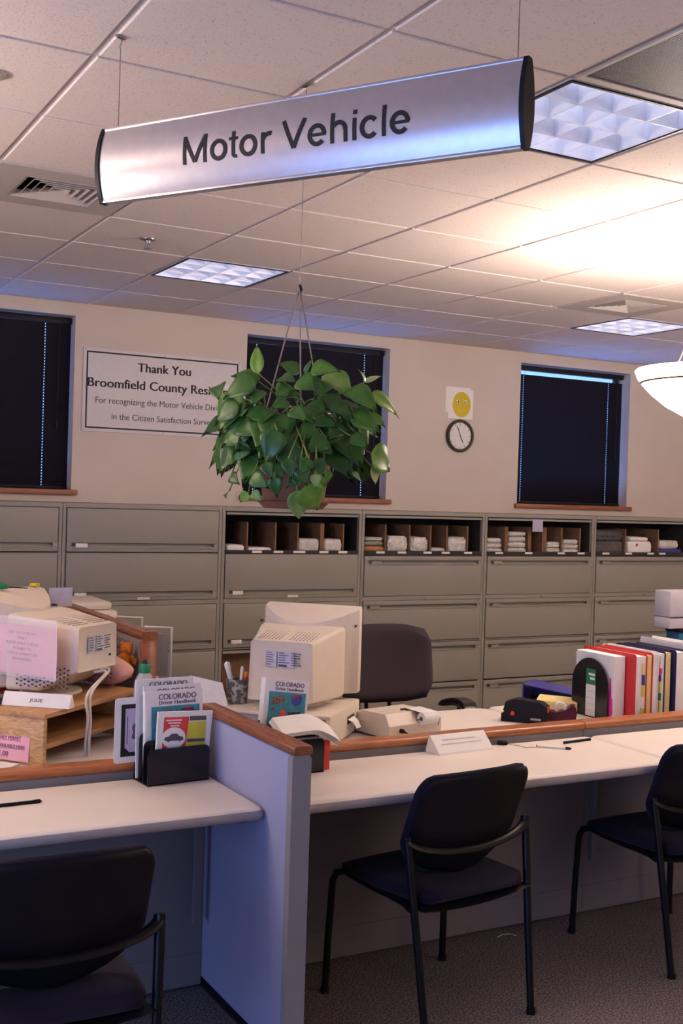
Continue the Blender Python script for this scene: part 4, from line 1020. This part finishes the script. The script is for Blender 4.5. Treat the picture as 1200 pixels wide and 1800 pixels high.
def hw_(h,a,x,y,z): return (h[0]+x*cos(a)-y*sin(a),h[1]+x*sin(a)+y*cos(a),DZ+z)
def handbook(h,a,x,y,z,w,hgt,th,tilt,label,full=True,rz=0,roll=0,group='driver handbooks'):
    t=thing('handbook',label,'handbook',hw_(h,a,x,y,z),0,group,rot=(-tilt,roll,a+rz))
    m=MB(); m.bb(-w/2,w/2,0,th,0,hgt,.001); m.build('cover','white',t,smooth=0)
    MB().bb(-w/2+.002,w/2-.002,.0012,th-.0012,.001,hgt+.0003).build('pages','lav',t,smooth=0)
    k=w/.205
    lines([('COLORADO',.0175*k,hgt-.028*k,.135*k,.02),('Driver Handbook',.0125*k,hgt-.044*k,.133*k,.012)],t,front(.012*k,-.0006,0),'purpleink')
    if full:
        m=MB(); m.bb(-w/2+.022*k,w/2-.012*k,-.0008,0,.055*k,hgt-.050*k); m.build('cover_panel','teal',t,smooth=0)
        z1=hgt-.050*k
        def poly(pts,mm): MB().prism([(px*k,z1+pz*k) for px,pz in pts],-.0016,-.0004).build('cover_picture',mm,t,smooth=0)
        poly([(-.066,-.022),(-.010,-.010),(-.008,-.042),(-.066,-.052)],'picbrown')
        poly([(.022,-.012),(.070,-.006),(.072,-.030),(.060,-.048),(.040,-.052),(.026,-.040)],'picblue')
        poly([(.026,-.010),(.066,-.005),(.064,-.016),(.030,-.019)],'picred')
        poly([(-.06,-.098),(-.03,-.100),(-.026,-.078),(-.012,-.066),(.000,-.072),(.004,-.096),(-.010,-.128),(-.040,-.136),(-.062,-.124)],'picred')
        poly([(.012,-.078),(.068,-.072),(.070,-.136),(.010,-.142)],'picdark')
        poly([(-.066,-.064),(-.05,-.060),(-.052,-.072),(-.068,-.074)],'picbrown')
        poly([(-.006,-.122),(.004,-.116),(.008,-.128),(-.004,-.136)],'yellow')
    return t
handbook(hL,aL,-.012,.078,.012,.208,.318,.007,rad(4),'Colorado Driver Handbook, rearmost of the three in the left holder',True,0)
handbook(hL,aL,.006,.058,.010,.208,.300,.007,rad(4),'Colorado Driver Handbook, middle one in the left holder, mostly covered',True,0)
handbook(hL,aL,.004,.042,.008,.208,.287,.012,rad(4),'Colorado Driver Handbook, foremost in the left holder with its teal cover showing',True,0)
hb=handbook(hR,aR,-.018,.076,.012,.180,.300,.028,rad(7),'Colorado Driver Handbook in the holder behind the blue divider',True,0,rad(8))
# red and yellow brochures at the front of the left holder
t=thing('brochure','red and yellow brochure with a car in a white oval, front of the left holder','brochure',hw_(hL,aL,.014,.010,.008),0,rot=(rad(-3),rad(3),aL))
bw,bh=.190,.222; m=MB(); m.bb(-bw/2,bw/2,0,.010,0,bh,.001); m.build('sheet','white',t,smooth=0)
MB().prism([(-bw/2+.016,.0),(.0,.0),(.016,bh-.018),(-bw/2+.022,bh-.018)],-.0006,.0002).build('red_panel','red',t,smooth=0)
MB().prism([(.003,.0),(bw/2-.016,.0),(bw/2-.016,bh-.034),(.0155,bh-.034)],-.0006,.0002).build('yellow_panel','yellow',t,smooth=0)
MB().prism([(.018,bh-.031),(bw/2-.016,bh-.031),(bw/2-.016,bh-.016),(.019,bh-.016)],-.0006,.0002).build('grey_strip','inkgrey',t,smooth=0)
MB().prism(ell(-.036,bh-.085,.042,.034,32),-.0012,-.0004).build('white_oval','white',t,smooth=0)
cz=bh-.086
MB().prism([(-.070,cz-.006),(-.068,cz+.003),(-.054,cz+.006),(-.046,cz+.014),(-.026,cz+.015),(-.016,cz+.006),(-.004,cz+.004),(-.001,cz-.006),(-.010,cz-.008),(-.014,cz-.012),(-.020,cz-.008),(-.050,cz-.009),(-.054,cz-.013),(-.060,cz-.009)],-.0018,-.001).build('car_drawing','inkgrey',t,smooth=0)
m=MB()
for k in range(3): m.bb(-.066+.008*k,-.010-.004*k,-.0012,-.0004,bh-.030-.009*k,bh-.026-.009*k)
m.build('red_panel_print','white',t,smooth=0)
m=MB(); m.bb(.012,bw/2-.018,-.0012,-.0004,bh-.100,bh-.090); m.build('yellow_panel_print','inkgrey',t,smooth=0)
tag(MB().box((0,0,bh/2),(.05,.0015,bh+.006),ry=rad(5)).build('leaflet','paper',None,hw_(hL,aL,.094,.023,.002),aL,smooth=0),'white leaflet edge sticking out right of the red and yellow brochure','leaflet')
# white card with a black border at the left of the holder
t=thing('sample_plate','white card with thick black border sticking out left of the left holder','card',hw_(hL,aL,-.125,.096,.062),aL)
MB().prism(rrect(-.062,.065,0,.212,.010),0,.0025).build('card','white',t,smooth=0)
P=MB(); P.bb(-.040,.060,-.0008,.0002,.020,.190); P.build('black_border','ink',t,smooth=0)
MB().prism([(-.026,.050),(-.010,.034),(.058,.034),(.058,.176),(-.026,.176)],-.0014,-.0004).build('inner_plate','lav',t,smooth=0)
MB().prism([(-.004,.080),(.006,.074),(.016,.086),(.010,.10),(.020,.112),(.004,.128),(-.002,.112),(.002,.098)],-.002,-.001).build('mountain_print','inkgrey',t,smooth=0)
MB().bb(-.020,-.0175,-.002,-.001,.060,.150).build('side_print','inkgrey',t,smooth=0)
# curved white leaflets in the right holder
t=thing('leaflet_pile','fan of white leaflets bending over the right holder behind the blue divider','leaflets',hw_(hR,aR,.0,.0,.0),aR)
for k in range(4):
    m=MB(); rings=[]
    for i in range(13):
        s=i/12; x=-.075+.235*s+.004*k; z=.132+.004*k-.052*max(0,s-.55)**1.5*3.0+.004*sin(3*s)
        rings.append([Vector((x,-.006-.002*k,z)),Vector((x,.069,z+.042)),Vector((x,.069,z+.0445)),Vector((x,-.006-.002*k,z+.0025))])
    m.loft(rings); m.build('leaflet','paper',t,smooth=60)
m=MB(); m.bb(-.10,.10,.010,.036,.008,.118); m.build('upright_stack','paper',t,smooth=0)
tag(MB().box((0,0,.052),(.035,.010,.104),.001).build('leaflet','red',None,hw_(hR,aR,.128,.024,.0005),aR,smooth=0),'red leaflet standing at the right end of the holder behind the divider','leaflet')
# ------------------------------------------------------------------ right clerk desk
# printing calculator: its rear faces the viewer
a=math.atan2(3.868-3.825,2.59-2.304); t=thing('printing_calculator','cream printing calculator with a paper roll on the right clerk desk','calculator',(2.338,3.812,DZ),a+rad(3))
w=.285
m=MB(); m.prism([(0,.008),(0,.055),(.012,.062),(.20,.055),(.36,.022),(.385,.020),(.385,.008)],0,w,plane='YZ')
m.build('base','crt',t,smooth=25)
m=MB(); m.loft([[Vector((x,y,z)) for x,y,z in ((.006,.012,.06),(w-.012,.012,.06),(w-.012,.235,.052),(.006,.235,.052))],[Vector((x,y,z)) for x,y,z in ((.020,.050,.094),(w-.03,.050,.094),(w-.03,.20,.090),(.020,.20,.090))]]); m.build('housing','crt',t,smooth=20)
m=MB(); m.bb(.14,.23,.085,.092,.0935,.100); m.build('tear_bar','crtdark',t,smooth=0)
m=MB()
for i in range(5):
    for j in range(4): m.box((.05+.042*i,.255+.026*j,.048-.006*j),(.030,.018,.014),.003)
m.build('keys','lilac',t)
rx0,rx1,ry,rz_=.165,.245,-.006,.072
m=MB(); m.cyl((rx0,ry,rz_),(rx1,ry,rz_),.024,n=24); m.build('paper_roll','paper',t,smooth=40)
m=MB(); m.cyl((rx0-.001,ry,rz_),(rx0+.002,ry,rz_),.009,n=14); m.build('roll_core','card',t)
m=MB(); m.loft([[Vector((rx0,ry-.0243,rz_)),Vector((rx1,ry-.0243,rz_)),Vector((rx1,ry-.0235,rz_)),Vector((rx0,ry-.0235,rz_))],[Vector((rx0,ry-.01,rz_+.0245)),Vector((rx1,ry-.01,rz_+.0245)),Vector((rx1,ry-.01,rz_+.0238)),Vector((rx0,ry-.01,rz_+.0238))],[Vector((rx0,.088,.1005)),Vector((rx1,.088,.1005)),Vector((rx1,.088,.0997)),Vector((rx0,.088,.0997))]]); m.build('paper_tape','paper',t,smooth=0)
m=MB(); m.tube([(rx0-.006,.03,.058),(rx0-.006,ry,rz_),(rx1+.010,ry,rz_),(rx1+.022,ry-.004,rz_-.004),(rx1+.024,.004,.030),(rx1+.012,.02,.024)],.003,6); m.build('roll_holder','steel',t,smooth=60)
m=MB(); m.tube([(.060,.004,.034),(.060,-.018,.033),(.085,-.030,.018),(.115,-.040,.006)],.004,8); m.cyl((.060,.006,.034),(.060,-.014,.034),.009); m.build('power_cord','blk',t,smooth=60)
for xx in (.03,w-.03):
    for yy in (.04,.34): MB().cyl((xx,yy,0),(xx,yy,.0085),.012,n=10).build('rubber_foot','blk',t)
# white name plate in front of the wood cap
t=thing('name_plate','white slanted plate on the counter against the wood cap, below the calculator','name plate',(2.510,3.532,DZ),rad(3))
m=MB(); m.prism([(0,0),(.088,0),(.088,.008),(.070,.062),(.064,.064),(.004,.008)],-.128,.128,plane='YZ'); m.build('plate','white',t,smooth=0)
m=MB(); sl=math.atan2(.056,.060)
for k,(x0,x1) in enumerate(((-.10,.09),(-.085,.07))): m.box(((x0+x1)/2,.030+.014*k,.0325+.0131*k+.0016),(x1-x0,.004,.0008),rx=sl)
m.build('faint_lettering','faint',t,smooth=0)
# pens and clip on the public counters
z=DZ+.0052
pen('pen','clear pen with black ends lying on the right counter',(2.828,3.515,z),(2.925,3.425,z),'paper',.0045,'blk')
pen('pen','black pen lying near the wood cap on the right counter',(2.972,3.525,z),(3.120,3.538,z),'blk',.0052)
pen('pen','black pen lying on the left counter at the left edge',(.745,3.427,z),(.890,3.435,z),'blk',.0055)
t=thing('pen_clip','small dark pen stand clip with a thin cord on the right counter','pen stand',(2.725,3.600,DZ),rad(-30))
MB().box((0,0,.008),(.040,.026,.016),.005).build('clip','blk',t)
MB().tube([(.02,-.004,.004),(.06,-.02,.003),(.085,-.055,.003),(.11,-.04,.003),(.125,-.045,.003)],.0012,6).build('cord','cord',t,smooth=60)
# electric stapler
p0=Vector((3.045,4.005));p1=Vector((3.165,3.865)); d=p1-p0; an=math.atan2(d.y,d.x); mid=(p0+p1)/2
t=thing('electric_stapler','black electric stapler with red buttons on the right clerk desk','stapler',(mid.x,mid.y+.012,DZ),an)
L=d.length/2+.006
m=MB(); m.prism([(-L,0),(L,0),(L,.075),(L-.03,.092),(-L+.06,.100),(-L+.018,.085),(-L+.008,.050),(-L+.015,.040),(-L,.034)],-.034,.034); m.build('body','blk',t,smooth=20)
m=MB(); m.cyl((-L+.05,-.038,.038),(-L+.05,-.033,.038),.009); m.build('side_button','red',t)
m=MB(); m.cyl((L+.004,-.01,.062),(L-.002,-.01,.062),.014); m.build('end_button','red',t)
m=MB(); m.bb(.030,.075,-.0355,-.0335,.016,.024); m.build('lettering_bar','lilac',t,smooth=0)
m=MB(); m.tube([(L-.004,.02,.012),(L+.03,.03,.006),(L+.06,-.01,.004),(L+.062,-.045,.004)],.003,8); m.build('power_cord','blk',t,smooth=60)
# tape dispenser
t=thing('tape_dispenser','burgundy tape dispenser beside the black stapler','tape dispenser',(3.255,3.925,DZ),rad(-38))
m=MB(); m.prism([(-.085,0),(.085,0),(.090,.045),(.080,.072),(.062,.070),(.040,.050),(.0,.040),(-.045,.045),(-.070,.062),(-.078,.070),(-.086,.062)],-.030,.030); m.build('body','burg',t,smooth=15)
m=MB(); m.M=Matrix.Translation((.020,0,.056))@Euler((pi/2,0,0)).to_matrix().to_4x4(); m.lathe([(.014,-.011),(.026,-.011),(.026,.011),(.014,.011),(.014,-.011)]); m.build('tape_roll','paper',t,smooth=30)
m=MB(); m.box((-.080,0,.070),(.004,.024,.008)); m.build('cutter','steel',t,smooth=0)
# blue binder lying open at its side with a yellow pad
t=thing('ring_binder','blue ring binder lying flat with a yellow pad sticking out of its open side','binder',(3.53,4.275,DZ),rad(35))
m=MB(); m.bb(-.085,.085,-.13,.13,0,.004,.001); m.bb(-.085,.085,.124,.13,.004,.086); m.prism([(-.13,.056),(.13,.086),(.13,.090),(-.13,.060)],-.085,.085,plane='YZ'); m.bb(.080,.085,-.13,.124,.004,.055); m.build('covers','bluebox',t,smooth=0)
m=MB(); m.bb(-.07,.078,-.10,.120,.0045,.012); m.tube([(-.06,.10,.01),(-.06,.085,.055),(-.06,.06,.04)],.003,6); m.tube([(-.05,.10,.01),(-.05,.085,.055),(-.05,.06,.04)],.003,6); m.build('ring_mechanism','blk',t,smooth=0)
t=tag(MB().box((0,0,.030),(.19,.075,.045),.004,rx=rad(14)).build('paper_pad','padyellow',None,(3.425,4.115,DZ+.002),rad(-52),smooth=0),'yellow paper pad lying at the open side of the blue binder','paper pad')
# black arched bookend with a green and white label
t=thing('bookend','black arched bookend with a green and white label','bookend',(3.462,3.945,DZ))
P=[(-.118,.0),(.118,.0),(.118,.145)]+[(.118*cos(q),.145+.118*sin(q)) for q in [pi*k/14 for k in range(1,14)]]+[(-.118,.145)]
MB().prism(P,-.003,.0,plane='YZ').build('plate','blkgloss',t,smooth=0)
MB().bb(0,.014,-.09,.09,0,.002).build('foot','blkgloss',t,smooth=0)
MB().bb(-.0042,-.0028,-.040,.022,.005,.145).build('white_label','white',t,smooth=0)
MB().bb(-.0042,-.0028,-.040,.022,.146,.215).build('green_label','green',t,smooth=0)
m=MB(); m.bb(-.0050,-.0040,-.034,.006,.186,.196); m.bb(-.0050,-.0040,-.034,-.004,.168,.178); m.build('label_print','white',t,smooth=0)
m=MB()
for k in range(4): m.bb(-.0050,-.0040,-.032,.014,.030+.028*k,.032+.028*k)
m.build('label_lines','lilac',t,smooth=0)
# upright binders and folders, from left to right
def binder(name,label,x0,x1,y0,y1,h,m,pages=True,pagem='paper',cat='binder',inset=.006,lean=0):
    o=thing(name,label,cat,((x0+x1)/2,(y0+y1)/2,DZ),0,'upright binders and folders'); hx,hy=(x1-x0)/2,(y1-y0)/2
    c=MB()
    c.loft([[Vector((xx,a,b)) for a,b in rrect(-hy,hy,0,h,.012,4)] for xx in (-hx,-hx+.003)])
    c.loft([[Vector((xx,a,b)) for a,b in rrect(-hy,hy,0,h,.012,4)] for xx in (hx-.003,hx)])
    c.bb(-hx+.003,hx-.003,hy-.004,hy,.0,h-.012); c.build('cover',m,o,smooth=0)
    if pages: MB().bb(-hx+.0032,hx-.0032,-hy+inset,hy-.006,.004,h-.010).build('pages',pagem,o,smooth=0)
    return o,hx,hy
def tabs(o,hx,hy,specs):
    for x,z0,z1,mm in specs: MB().bb(x-.004,x+.004,-hy-.006,-hy+.02,z0,z1).build('index_tab',mm,o,smooth=0)
# thick white notepad with torn perforated edges
t=thing('notepad','thick white notepad with pink tabs just right of the black bookend','notepad',(3.508,3.930,DZ),0,'upright binders and folders')
MB().bb(-.030,.032,-.122,.130,0,.286,.002).build('pages','paper',t,smooth=0)
m=MB(); 
for k in range(9): m.bb(-.031,.020,.128,.134,.16+.0135*k,.167+.0135*k)
m.build('torn_edge','paper',t,smooth=0)
m=MB(); m.prism([(-.088,.02),(-.112,.02),(-.104,.19),(-.098,.19)],-.0325,-.0300,plane='YZ'); m.prism([(-.085,.025),(-.118,.03),(-.116,.10),(-.086,.105)],-.0335,-.0300,plane='YZ'); m.build('pink_tabs','magenta',t,smooth=0)
o,hx,hy=binder('binder','red binder standing next to the white notepad',3.545,3.612,3.748,4.09,.300,'redbinder')
tabs(o,hx,hy,((.010,.215,.262,'padyellow'),(.012,.165,.210,'bluebox'),(.012,.115,.160,'yellow'),(.010,.02,.065,'yellow')))
o,hx,hy=binder('binder','second red binder behind the first red one',3.617,3.658,3.760,4.08,.300,'redbinder',pagem='padyellow')
binder('binder','slim white binder between red and navy binders',3.663,3.697,3.765,4.10,.304,'white')
o,hx,hy=binder('binder','navy binder with coloured index tabs right of the slim white one',3.702,3.752,3.780,4.10,.302,'navy')
tabs(o,hx,hy,((-.008,.23,.285,'white'),(-.004,.20,.228,'magenta'),(-.008,.17,.198,'bluebox'),(-.008,.12,.168,'yellow'),(-.006,.085,.118,'green'),(-.008,.02,.08,'yellow')))
o,hx,hy=binder('binder','navy binder with pale pages curling out at its front',3.757,3.795,3.800,4.10,.304,'navy',pagem='padyellow',inset=-.010)
binder('binder','thick navy binder, broad dark side in view, near the right edge',3.800,3.868,3.765,4.09,.306,'navy')
binder('binder','large white binder at the right edge behind the navy ones',3.90,3.975,3.765,4.10,.330,'white')
# side desk with boxes at the far right
t=top('clerk_desk','side desk at the far right carrying a teal-blue box and a crumpled bag',4.40,5.30,4.36,5.10,.03)
for s in (-1,1): MB().bb(s*.40-.014,s*.40+.014,-.32,.32,0,DZ-.032,.004).build('end_panel','modesty',t)
t=thing('storage_box','teal-blue plastic box under the lilac-grey file box','box',(4.95,4.66,DZ)); m=MB(); m.bb(-.28,.28,-.05,.05,0,.262,.006); m.build('body','tealbox',t)
MB().bb(-.285,.285,-.055,.055,.262,.285,.005).build('lid','blk',t)
t=thing('file_box','lilac-grey upright file box at the right edge on the teal-blue box','box',(4.93,4.66,DZ+.286))
m=MB(); m.bb(-.345,.34,-.06,.06,.0,.058,.004); m.bb(-.345,.34,-.06,.06,.062,.205,.006); m.bb(-.33,.33,-.05,.05,.055,.065); m.build('body','lilac',t)
MB().bb(-.345,.34,-.062,-.0595,.058,.0615).build('seam','crtdark',t,smooth=0)
M['clutter']=mat('wrap_film',(0.50,0.47,0.52),0.3,var=.3,vscale=40,bump=.7,bscale=40)
o=MB(); rnd=random.Random(5); o.loft([[Vector((.13*cos(q)*k*(1+rnd.uniform(-.12,.12)),.10*sin(q)*k*(1+rnd.uniform(-.12,.12)),z)) for q in [2*pi*i/18 for i in range(18)]] for k,z in ((.95,0),(1.05,.04),(1,.08),(.8,.12),(.4,.135))])
tag(o.build('plastic_bag','clutter',None,(4.49,4.52,DZ),smooth=60),'crumpled clear plastic bag on the side desk behind the binders','bag')
tag(MB().box((0,0,.11),(.12,.10,.22),.008).build('book','burg',None,(4.29,4.22,DZ),rad(-20),smooth=0),'dark purple upright book near the right edge','book')
tag(MB().box((0,0,.115),(.05,.10,.23),.008).build('folder','magenta',None,(4.42,4.16,DZ),rad(-20),smooth=0),'magenta folder at the right edge behind the white binder','folder')

# ------------------------------------------------------------------ hanging plant
PX,PY=1.528,3.085
t=thing('hanging_plant','leafy green pothos in a brown hanging pot in front of the middle window','plant',(PX,PY,1.66))
MB().lathe([(0,.0),(.088,.0),(.092,.012),(.112,.150),(.126,.153),(.128,.182),(.118,.182),(.108,.150),(.0,.160)],n=40).build('pot','pot',t)
MB().lathe([(0,.155),(.113,.160),(.0,.172)]).build('soil','soil',t)
MB().lathe([(0,-.018),(.088,-.016),(.108,.004),(.104,.006),(.086,-.008),(0,-.008)],n=36).build('saucer','pot',t)
c=MB()
for k in range(3):
    q=2*pi*k/3+rad(12); c.tube([(.123*cos(q),.123*sin(q),.180),(.004*cos(q),.004*sin(q),2.295-1.66)],.0022,6)
c.build('hanger_cords','cord',t)
m=MB(); m.tube([(0,0,2.285-1.66),(.006,0,2.30-1.66),(.0,0,2.315-1.66)],.0045,8); m.build('swivel_hook','blk',t)
m=MB(); m.tube([(0,0,2.31-1.66),(.001,-.003,ZC-1.66-.02),(0,0,ZC-1.66)],.0011,6); m.box((0,0,ZC-1.66-.003),(.014,.03,.006)); m.build('hanging_wire','steel',t)
LEAVES=[([1.354,2.983,2.027],[1.388,3.078,2.134]),([1.458,2.932,2.034],[1.398,2.954,2.063]),([1.485,2.951,2.035],[1.504,2.934,2.084]),([1.479,2.898,2.041],[1.544,2.837,2.041]),([1.646,2.878,2.017],[1.618,2.865,2.052]),([1.661,2.906,2.02],[1.721,2.908,2.047]),([1.584,2.85,1.991],[1.654,2.802,1.926]),([1.662,2.872,1.982],[1.774,2.877,1.924]),([1.551,2.94,2.039],[1.603,2.861,1.961]),([1.445,2.917,2.007],[1.503,2.835,1.982]),([1.374,3.019,2.007],[1.315,3.098,2.033]),([1.346,2.976,2.004],[1.264,3.041,1.954]),([1.325,3.033,1.969],[1.269,3.074,1.848]),([1.313,3.17,2.005],[1.286,3.109,1.957]),([1.309,3.008,1.939],[1.255,3.069,1.879]),([1.342,2.999,1.881],[1.279,3.081,1.815]),([1.333,3.069,1.834],[1.311,3.196,1.735]),([1.329,2.985,1.826],[1.298,3.011,1.769]),([1.383,2.967,1.915],[1.311,2.997,1.901]),([1.406,2.985,1.906],[1.419,2.93,1.829]),([1.482,2.869,1.879],[1.426,2.856,1.836]),([1.497,2.897,1.865],[1.596,2.831,1.868]),([1.498,2.829,1.846],[1.432,2.824,1.801]),([1.585,2.848,1.921],[1.674,2.815,1.871]),([1.655,2.872,1.922],[1.703,2.846,1.89]),([1.575,2.826,1.856],[1.617,2.794,1.822]),([1.662,2.861,1.812],[1.77,2.909,1.762]),([1.653,2.894,1.79],[1.675,2.911,1.714]),([1.663,2.856,1.774],[1.717,2.909,1.718]),([1.612,2.875,1.756],[1.632,2.858,1.729]),([1.42,2.846,1.698],[1.472,2.926,1.604]),([1.424,2.802,1.712],[1.495,2.852,1.637]),([1.487,2.814,1.761],[1.484,2.815,1.698]),([1.431,2.762,1.743],[1.431,2.748,1.702]),([1.365,2.874,1.733],[1.376,2.88,1.673]),([1.397,2.809,1.742],[1.401,2.791,1.701]),([1.328,2.944,1.735],[1.353,2.889,1.701]),([1.363,3.013,1.692],[1.384,2.991,1.661]),([1.389,3.104,1.687],[1.376,3.139,1.657]),([1.367,2.874,1.862],[1.339,2.881,1.761]),([1.424,2.87,1.839],[1.368,2.883,1.773]),([1.427,2.85,1.812],[1.397,2.845,1.753]),([1.314,3.016,1.88],[1.332,2.935,1.846]),([1.501,2.896,1.902],[1.539,2.84,1.881]),([1.318,3.069,1.737],[1.324,3.026,1.71]),([1.357,3.171,1.691],[1.33,3.14,1.671]),([1.429,2.961,1.972],[1.446,2.899,1.963]),([1.411,2.899,1.945],[1.351,2.894,1.925]),([1.481,2.894,1.949],[1.5,2.837,1.916]),([1.357,3.036,1.949],[1.311,3.037,1.914]),([1.36,2.966,1.978],[1.317,2.946,1.931]),([1.419,2.934,1.883],[1.37,2.928,1.837]),([1.365,3.004,1.807],[1.344,3.008,1.752]),([1.414,2.766,1.784],[1.384,2.76,1.736]),([1.53,2.897,1.975],[1.544,2.84,1.908]),([1.415,2.882,1.923],[1.433,2.821,1.89]),([1.547,2.858,1.936],[1.577,2.811,1.908]),([1.427,2.985,2.022],[1.443,2.918,2.007]),([1.481,2.842,1.83],[1.507,2.798,1.799]),([1.461,2.898,1.863],[1.481,2.851,1.814]),([1.388,2.993,1.862],[1.333,3.014,1.811]),([1.382,2.89,1.805],[1.335,2.897,1.772]),([1.434,2.948,1.998],[1.382,2.925,1.955]),([1.373,2.893,1.773],[1.385,2.866,1.721]),([1.362,2.788,1.782],[1.366,2.769,1.725]),([1.419,2.786,1.774],[1.41,2.775,1.721]),([1.331,2.865,1.771],[1.339,2.836,1.724]),([1.389,2.771,1.762],[1.404,2.752,1.709]),([1.389,2.88,1.805],[1.394,2.85,1.753]),([1.441,2.773,1.785],[1.454,2.749,1.736]),([1.395,2.81,1.734],[1.368,2.806,1.702]),([1.384,2.889,1.752],[1.374,2.879,1.71]),([1.511,2.876,2.009],[1.462,2.835,1.955]),([1.565,2.866,1.889],[1.506,2.844,1.842])]
bm=bmesh.new(); tone=[]
rnd=random.Random(11)
SHP=[(.0,.0),(.05,.28),(.14,.42),(.26,.47),(.40,.42),(.55,.32),(.70,.20),(.85,.08),(1.0,.0)]
PC=Vector((PX,PY,1.88))
def leaf(base,tip,tn,wf=.80,nrm=None,fold=.20):
    base=Vector(base); tip=Vector(tip); d=tip-base; L=d.length
    if L<.01: return
    d.normalize(); mid=(base+tip)/2
    n=nrm if nrm is not None else ((mid-PC).normalized()*.9+Vector((-.35,-.75,.55)))
    n=(n-d*n.dot(d)).normalized(); s=d.cross(n).normalized()
    W_=L*wf; rows=[]
    for f,hw in SHP:
        sag=-.16*L*(f-.35)**2*2
        c=base+d*(L*f)+n*(sag+.03*L)
        back=.06*L if f==.06 else 0
        if hw==0: rows.append([bm.verts.new(c)]); tone.append(tn)
        else:
            r=[]
            for q in (-1,-.5,0,.5,1):
                r.append(bm.verts.new(c+s*(q*hw*W_)+n*(abs(q)*fold*hw*W_)-d*(back*1.6*abs(q)))); tone.append(tn+(.05 if q==0 else 0))
            rows.append(r)
    for a,b in zip(rows,rows[1:]):
        if len(a)==1 and len(b)==5:
            for i in range(4): bm.faces.new((a[0],b[i],b[i+1]))
        elif len(b)==1:
            for i in range(4): bm.faces.new((a[i],a[i+1],b[0]))
        else:
            for i in range(4): bm.faces.new((a[i],b[i],b[i+1],a[i+1]))
st=MB()
def stem(base):
    base=Vector(base); o=Vector((PX+rnd.uniform(-.09,.09),PY+rnd.uniform(-.09,.09),1.85)); k=(base-o)
    hi=(o+base)/2+Vector((k.x*.1,k.y*.1,.05+.25*max(0,o.z-base.z)))
    st.tube([o-Vector((PX,PY,1.66)),(o*.7+hi*.3)-Vector((PX,PY,1.66))+Vector((0,0,.03)),hi-Vector((PX,PY,1.66)),(hi*.4+base*.6)-Vector((PX,PY,1.66)),base-Vector((PX,PY,1.66))],.0022,5)
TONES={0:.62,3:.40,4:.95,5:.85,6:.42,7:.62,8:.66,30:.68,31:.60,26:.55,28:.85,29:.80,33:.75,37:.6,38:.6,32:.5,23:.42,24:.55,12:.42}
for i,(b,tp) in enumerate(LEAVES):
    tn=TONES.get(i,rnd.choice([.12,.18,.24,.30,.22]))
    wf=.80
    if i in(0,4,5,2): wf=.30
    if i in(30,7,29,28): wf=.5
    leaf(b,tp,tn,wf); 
    if i%2==0 or i>22: stem(b)
for k in range(95):
    # inner and rear foliage filling the crown
    th=rnd.uniform(0,2*pi); ph=rnd.uniform(-.75,.75); rr=rnd.uniform(.45,.98)
    dirv=Vector((cos(th)*cos(ph),sin(th)*cos(ph),sin(ph)))
    b=PC+Vector((dirv.x*.20*rr,dirv.y*.20*rr,dirv.z*.15*rr+.0))
    if (Vector((b.x-PX,b.y-PY,0)).length<.15) and b.z<1.86: continue
    tip=b+Vector((dirv.x*.085,dirv.y*.085,-.04-rnd.uniform(0,.08)))+Vector((rnd.uniform(-.03,.03),rnd.uniform(-.03,.03),0))
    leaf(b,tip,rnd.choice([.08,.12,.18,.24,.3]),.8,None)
    if k%4==0: stem(b)
me=bpy.data.meshes.new('foliage'); bm.verts.index_update(); bm.to_mesh(me); bm.free()
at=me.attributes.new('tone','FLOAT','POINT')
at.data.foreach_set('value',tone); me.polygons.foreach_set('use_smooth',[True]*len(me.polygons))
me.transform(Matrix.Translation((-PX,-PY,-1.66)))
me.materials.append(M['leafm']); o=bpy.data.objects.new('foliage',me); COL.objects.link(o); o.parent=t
sd=o.modifiers.new('thickness','SOLIDIFY'); sd.thickness=.0008
st.build('stems','stem',t,smooth=80)

# scrap of paper on the carpet
m=MB(); m.tube([(-.04,0,.002),(-.01,.012,.003),(.02,.004,.004),(.035,-.02,.003)],.003,6,flat=.4)
tag(m.build('paper_scrap','paper',None,(2.738,3.555,0)),'small white paper scrap on the carpet by the middle chair','scrap')
